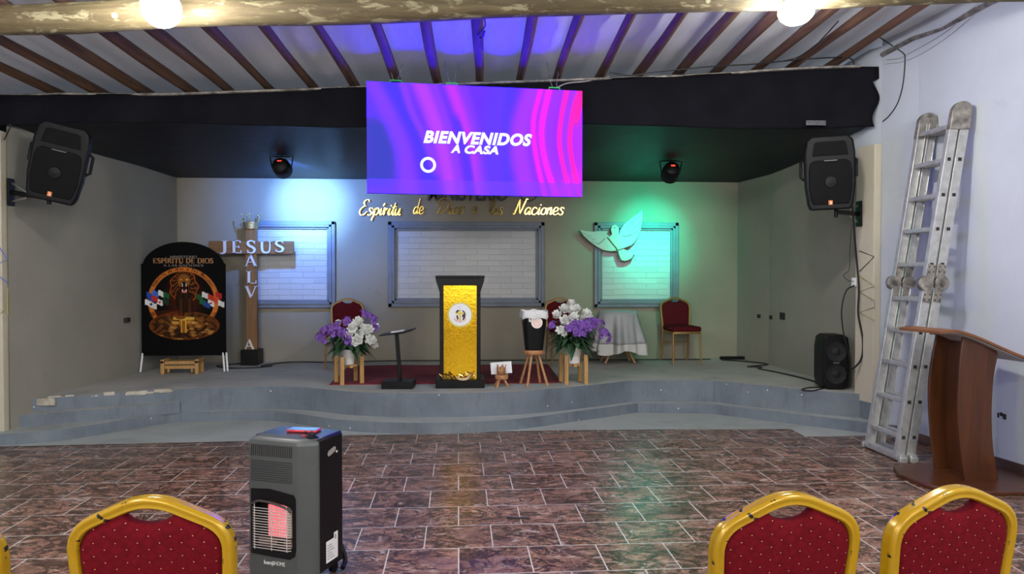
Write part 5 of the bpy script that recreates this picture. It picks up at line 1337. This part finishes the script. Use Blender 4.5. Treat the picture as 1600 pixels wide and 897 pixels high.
# front shell: chamfered plan, opening for the burner built from strips
fy = -HD
def shell(nm, z0, z1, xa, xb):
    pass
b = MB()
YB = fy+.066
plan = [(-HW, YB), (-HW, fy+.030), (-HW+.010, fy+.006), (-HW+.026, fy), (HW-.088, fy), (HW-.072, fy+.004), (HW-.010, fy+.044), (HW, fy+.055), (HW, YB)]
OX0, OX1, OZ0, OZ1 = -.148, .082, .165, .445
b.prism(plan, .03, OZ0, lambda a, c_, d: (a, c_, d)); b.prism(plan, OZ1, HH-.03, lambda a, c_, d: (a, c_, d))
b.prism([p_ for p_ in plan[:4]]+[(OX0, fy), (OX0, YB)], OZ0-.001, OZ1+.001, lambda a, c_, d: (a, c_, d))
b.prism([(OX1, YB), (OX1, fy)]+plan[4:], OZ0-.001, OZ1+.001, lambda a, c_, d: (a, c_, d))
vs = []; n = len(plan)
for k, (ins, z) in enumerate(((0, HH-.03), (.004, HH-.014), (.016, HH-.004), (.03, HH+.001))):
    vs += [(x*(1-ins/HW*.9), c_+(ins*.8 if c_ < -.05 else 0), z) for x, c_ in plan]
b.add(vs, [(j*n+i, j*n+(i+1) % n, (j+1)*n+(i+1) % n, (j+1)*n+i) for j in range(3) for i in range(n)]+[tuple(3*n+i for i in range(n))])
b.build('front_shell', M['heatergrey'], t, ang=30)
b = MB()
for i in range(20):
    x = -HW+.028+i*.0118; b.bar((x, fy, HH-.088), (x+.002, fy, HH-.034), .003, .0062, (0, 1, 0))
b.build('vent_slots', M['hole'], t)
b = MB()
for j in range(10): 
    for i in range(29): b.box((-HW+.030+i*.0080, fy, HH-.112-j*.0105), (.0052, .003, .0062))
o = b.build('vent_grid', mat('dark_vent_holes', (.022,.024,.024), .8), t)
# black bezel
b = MB(); R0 = [(OX0-.006, OZ0-.02), (OX1-.02, OZ0-.03), (OX1+.006, OZ0-.015), (OX1+.012, OZ0+.02), (OX1+.012, OZ1-.02), (OX1+.0, OZ1-.002), (OX0+.10, OZ1+.018), (OX0-.006, OZ1+.012)]
R1 = [(OX0+.006, OZ0+.012), (OX1-.03, OZ0+.002), (OX1-.012, OZ0+.008), (OX1-.006, OZ0+.03), (OX1-.006, OZ1-.075), (OX1-.02, OZ1-.060), (OX0+.10, OZ1-.035), (OX0+.006, OZ1-.055)]
vs = []
for P0, y in ((R0, fy+.002), (R0, fy-.006), (R1, fy-.004), (R1, fy+.05)): vs += [(x, y, z) for x, z in P0]
n = 8
b.add(vs, [(j*n+i, j*n+(i+1) % n, (j+1)*n+(i+1) % n, (j+1)*n+i) for j in range(3) for i in range(n)]); b.build('bezel', M['heaterblack'], t, ang=25)
b = MB(); b.tube(curve([(OX0+.004, fy-.010, OZ1-.058), (OX0+.05, fy-.014, OZ1-.040), (OX0+.12, fy-.014, OZ1-.046), (OX1-.03, fy-.012, OZ1-.066), (OX1-.008, fy-.008, OZ1-.085)], 6), .006, 8); b.build('bezel_arch', mat('brown_black_arch', (.05,.035,.03), .35), t)
b = MB(); b.lohi((OX0+.002, fy+.052, OZ0+.0), (OX1, fy+.056, OZ1)); b.build('reflector', mat('tarnished_reflector', (.13,.10,.08), .4, .6), t)
for xa, xb, m_, nm in ((OX0+.062, OX0+.108, 'glowpink', 'burner_plate'), (OX0+.112, OX0+.166, 'glowpink', 'burner_plate'), (OX0+.170, OX0+.215, 'ceramic', 'unlit_plate'), (OX0+.014, OX0+.058, 'heaterblack', 'dark_plate')):
    b = MB(); b.lohi((xa, fy+.036, OZ0+.058), (xb, fy+.050, OZ1-.072)); b.build(nm, M[m_], t)
b = MB(); b.lohi((OX0+.01, fy+.030, OZ0+.012), (OX0+.215, fy+.05, OZ0+.045)); b.build('burner_tray', mat('dull_pink_tray', (.30,.20,.17), .35, .5), t)
b = MB(); b.lohi((OX0+.125, fy+.012, OZ0+.026), (OX0+.155, fy+.03, OZ0+.046)); b.build('pilot', M['black'], t, bev=.004)
for j in range(16):
    z = OZ0+.012+j*.0128; b = MB()
    b.tube([(OX0+.004, fy-.004, z), (OX0+.012, fy-.012, z), (OX1-.024, fy-.012, z), (OX1-.012, fy-.004, z)], .0021, 5); b.build('guard_wire', M['chrome'], t)
for x in (OX0+.02, OX0+.115, OX1-.030):
    b = MB(); b.tube([(x, fy-.0135, OZ0+.006), (x, fy-.0135, OZ1-.055)], .0021, 5); b.build('guard_wire', M['chrome'], t)
for s_, bold, x0, x1, zz_ in (('kenji', .02, -.085, -.028, .098), ('HOME', .0, -.027, .032, .098)):
    q = font_mesh(s_, .034, lambda x, y, z: (x, z, y), 0, bold*.034, .0004); a0, a1 = width_of(q); k = (x1-x0)/(a1-a0)
    q.v = [((v[0]-a0)*k+x0, v[1]+fy-.0008, v[2]*.78+zz_) for v in q.v]; q.build('lettering', mat('silver_print', (.62,.62,.60), .4), t)
# side: handle recess and label
b = MB(); P_ = [(-.035, .615), (-.028, .628), (.02, .640), (.034, .640), (.040, .630), (.034, .617), (.0, .606), (-.028, .602)]
b.prism([(p_[0]+.03, p_[1]) for p_ in P_], HW-.002, HW+.0012, lambda a, c_, d: (d, a, c_)); b.build('handle_hole', mat('grey_handle_gap', (.28,.25,.24), .6), t)
b = MB(); b.lohi((HW, .072, .606), (HW+.002, .084, .616)); b.build('sticker_dot', M['whitepaint'], t)
b = MB(); b.lohi((HW, -.02, .085), (HW+.001, .085, .19)); b.lohi((HW, .05, .19), (HW+.001, .085, .215)); ls = b.build('label_sticker', M['paper'], t)
b = MB()
for j in range(6): b.lohi((HW+.0008, -.012, .10+j*.013), (HW+.0016, .05-.01*(j % 3), .1035+j*.013))
b.lohi((HW+.0008, .058, .18), (HW+.0016, .068, .205)); b.build('label_print', mat('grey_label_print', (.25,.25,.25), .6), ls)
b = MB(); b.lohi((HW-.11, -.08, HH-.0005), (HW-.02, -.045, HH+.003)); cpl = b.build('control_plate', M['heaterblack'], t, bev=.002)
b = MB(); b.lathe([(.028, 0), (.028, .004), (.018, .006), (.016, .018), (0, .019)], (HW-.05, -.062, HH+.0005), 20); b.build('control_knob', M['black'], cpl)
b = MB(); b.lathe([(.008, 0), (.008, .01), (0, .012)], (HW-.092, -.062, HH+.0005), 14); b.build('igniter_button', M['redcase'], cpl)
for a in (-1, 1):
    for c_ in (-1, 1):
        b = MB(); b.cyl((a*.15-.012, c_*.095, .025), (a*.15+.012, c_*.095, .025), .025, n=14); b.build('caster', M['black'], t)
b = MB(); b.lohi((-HW+.02, -.09, .045), (HW-.02, HD-.02, .056)); b.build('chassis', M['black'], t)
b = MB(); b.tube(curve([(HW*.6, HD, .25), (HW*.7, HD+.05, .12), (HW*.95, HD+.03, .04), (HW+.012, HD-.03, .018)], 6), .013, 8); b.build('gas_hose', M['black'], t)
m4 = Matrix.Translation((hc.x, hc.y, 0)) @ Matrix.Rotation(ha, 4, 'Z')
pc = atZ(475, 671.5, HH+.008)
t = thing('mobile_phone', 'red-cased phone lying on top of the gas heater', 'phone', (pc.x, pc.y, HH+.0015), ha+R(8))
b = MB(); b.lohi((-.078, -.037, 0), (.078, .037, .011)); b.build('case', M['redcase'], t, bev=.004)
b = MB(); b.lohi((-.073, -.033, .0108), (.073, .033, .0122)); b.build('screen_glass', mat('dark_phone_glass', (.02,.02,.03), .05), t)
b = MB(); b.lohi((.05, -.0376, .003), (.066, -.0365, .008)); b.lohi((.02, -.0376, .003), (.034, -.0365, .008)); b.build('port', M['hole'], t)

# ------------------------------------------------------------------ black stick on the tiles
p0, p1 = atZ(792, 808.5, .008), atZ(828, 809.5, .008)
b = MB(); b.tube(curve([p0, p0.lerp(p1, .4)+Vector((0, -.006, 0)), p1], 6), .0065, 7)
tag(b.build('black_stick', M['stickblack']), 'short black stick lying alone on the tiled floor', 'stick')

# ------------------------------------------------------------------ cables, string lights, wall holes
def cable(name, label, pts, r, m_, cat='cable', n=8):
    b = MB(); b.tube(curve(pts, n), r, 6); return tag(b.build(name, M[m_]), label, cat)
zf = STG+.007
def fl(x, y): return atZ(x, y, zf)
cable('floor_cable', 'black cable running along the foot of the back wall', [Vector((p_.x, min(10.02, p_.y), zf)) for p_ in (fl(408, 572), fl(440, 567), fl(470, 565.5), fl(505, 566), fl(560, 565), fl(620, 563.8), fl(700, 563.5), fl(760, 563), fl(850, 562.8), fl(930, 562.5), fl(1030, 562), fl(1110, 561.6))], .008, 'cable')
cable('floor_cable', 'black cable looped in front of the wooden cross', [fl(380, 568), fl(345, 571), fl(340, 573), fl(365, 575.5), fl(400, 574.5), fl(425, 572)], .008, 'cable')
cable('floor_cable', 'black cable zigzagging on the stage floor towards the twin-cone speaker', [fl(1128, 562.5), fl(1165, 565), fl(1200, 569.5), fl(1168, 573), fl(1190, 574), fl(1185, 576), fl(1215, 582), fl(1250, 590), fl(1283, 599)], .010, 'cable')
b = MB(); p_ = fl(1148, 562); b.box((p_.x, 9.88, STG+.022), (.34, .06, .04))
tag(b.build('power_strip', M['black'], bev=.006), 'black power strip lying at the foot of the back wall', 'power strip')
cable('speaker_cable', 'black cable loop in front of the twin-cone speaker', [fl(1286, 605), fl(1262, 606), fl(1255, 610)+Vector((0,.03,0)), fl(1268, 611), fl(1287, 606.5)], .007, 'cable')
def w_(x, y, Y=6.98): return atY(x, y, Y)
cable('speaker_cable', 'thick black cable hanging from the right loudspeaker down the pilaster', [w_(1332, 322, 6.80), w_(1334, 350, 6.86), w_(1338, 400, 6.98), w_(1342, 450), w_(1341, 490), w_(1348, 530), w_(1346, 560), w_(1333, 576), w_(1327, 575, 7.1)], .010, 'cable')
cable('power_cable', 'black lead from the small socket on the pilaster curving down to the speaker', [w_(1335, 446), w_(1322, 455, 7.08), w_(1315, 485, 7.1), w_(1318, 520, 7.15), w_(1326, 555, 7.2), w_(1328, 580, 7.25)], .007, 'cable')
b = MB(); p_ = w_(1337, 441, 7.03); b.box((3.80, 7.08, p_.z), (.03, .05, .085)); tag(b.build('wall_socket', M['whitepaint'], bev=.004), 'small white socket on the edge of the right pilaster', 'socket')
cable('thin_wire', 'thin wire dropping beside the right loudspeaker to the socket', [w_(1331, 350, 6.9), w_(1328, 390, 7.0), w_(1327, 420, 7.05), w_(1318, 430, 7.05), w_(1325, 438, 7.05), w_(1335, 440)], .003, 'cable')
def sl(name, label, pts, m_):
    b = MB(); b.tube(pts, .004, 5); return tag(b.build(name, M[m_]), label, 'string light')
def pf(x, y):      # on the slanted reveal of the right pilaster
    d = ray(x, y); n_ = Vector((.235, .045, 0)); q = Vector((3.815, 7.08, 0))-n_.normalized()*.006
    k = (q-Vector((0,0,EYE))).dot(n_)/d.dot(n_); return Vector((0,0,EYE))+d*k
sl('string_light', 'grey zigzag wire on the upper half of the right pilaster', [pf(1343, 392), pf(1366, 401), pf(1343, 424)], 'cable')
sl('string_light', 'olive zigzag wire lower on the right pilaster', [pf(1343, 431), pf(1366, 447), pf(1343, 456), pf(1366, 471), pf(1343, 464)][:3]+[pf(1366, 470), pf(1366, 480), pf(1343, 488), pf(1366, 501)], 'yellowled')
def lf(x, y): return atY(x, y, 6.922)
sl('string_light', 'blue zigzag wire on the left pilaster at the photo\'s left edge', [lf(-10, 373), lf(12, 405), lf(-6, 414), lf(-4, 430), lf(12, 442)], 'blueled')
sl('string_light', 'olive zigzag wire below the blue one on the left pilaster', [lf(-8, 498), lf(12, 480), lf(12, 450), lf(11, 478), lf(13, 492)], 'yellowled')
for i, (x, y, s_, lb) in enumerate(((1191, 494, .05, 'farthest'), (1205, 496, .05, 'middle'), (1222, 494, .085, 'nearest'))):
    p_ = atX(x, y, 3.895); hx_ = interp([(7.2, 3.95), (9.3, 3.89), (10.05, 3.76)], p_.y); b = MB()
    b.box((hx_+.004, p_.y, p_.z), (.03, s_*1.6, s_)); tag(b.build('wall_hole', M['hole'], bev=.008), 'dark broken outlet hole on the right stage wall, %s of three' % lb, 'outlet hole')
for i, (x, y, lb) in enumerate(((198, 500, 'further from'), (220, 499, 'nearer'))):
    p_ = atX(x, y, -3.70); b = MB(); b.box((-3.695+.02*i, p_.y, p_.z), (.04, .09, .05)); tag(b.build('wall_hole', M['hole'], bev=.006), 'small dark outlet hole on the left wall, %s the banner' % lb, 'outlet hole')
p_ = atX(1563, 648, rwx(5.45)); b = MB()
for k in range(4): b.box((p_.x-.002, p_.y+.05-.033*k, p_.z+.006*(-1)**k), (.012, .03, .03+.012*(k % 2)))
tag(b.build('wall_hole', M['hole'], bev=.004), 'dark double outlet hole low on the white wall behind the wooden pulpit', 'outlet hole')
def rw(x, y):
    q = atX(x, y, XR)
    for _ in range(6): q = atX(x, y, rwx(q.y)-.008)
    return q
cable('wall_wire', 'thin upper wire strung along the top of the white wall', [rw(1600, -60), rw(1530, 3), rw(1480, 48), rw(1430, 78), rw(1405, 91), rw(1385, 93)], .004, 'whitecable')
cable('wall_wire', 'thin lower wire strung along the top of the white wall', [rw(1600, -40), rw(1545, 3), rw(1490, 50), rw(1450, 78), rw(1415, 95), rw(1383, 100)], .003, 'whitecable')
cable('wall_wire', 'dark wire bowing from the ceiling down the white wall beside the valance', [rw(1383, 57)+Vector((-.1, 0, .02)), rw(1398, 74), rw(1412, 84), rw(1414, 95), rw(1411, 130), rw(1403, 160), rw(1390, 180), rw(1379, 190)], .005, 'cable')
def cl(x, y): return on_plane(x, y, -.01)
cable('ceiling_wire', 'dark wire along the ends of the roof poles above the valance', [atY(x, y, 6.99) for x, y in ((952, 113), (985, 118), (1020, 113), (1070, 108), (1110, 104), (1180, 100), (1240, 94), (1300, 90), (1330, 92), (1335, 112), (1338, 150), (1341, 182))], .006, 'cable')
cable('ceiling_wire', 'dark wire knotted round the middle roof pole above the screen', [cl(757, 29), cl(758, 40), cl(750, 52), cl(748, 58), cl(755, 57), cl(757, 48), cl(753, 60), cl(754, 78)], .006, 'cable')
cable('ceiling_wire', 'thin wire slanting from the log across the right roof poles', [cl(1310, 33), cl(1290, 55), cl(1270, 75), cl(1245, 90), cl(1225, 95)], .005, 'cable')
cable('wall_wire', 'dark wire hanging from the black curtain at the far left wall', [atY(17, 194, 6.9), atY(13, 205, 6.9), atY(6, 219, 6.9)], .006, 'cable')
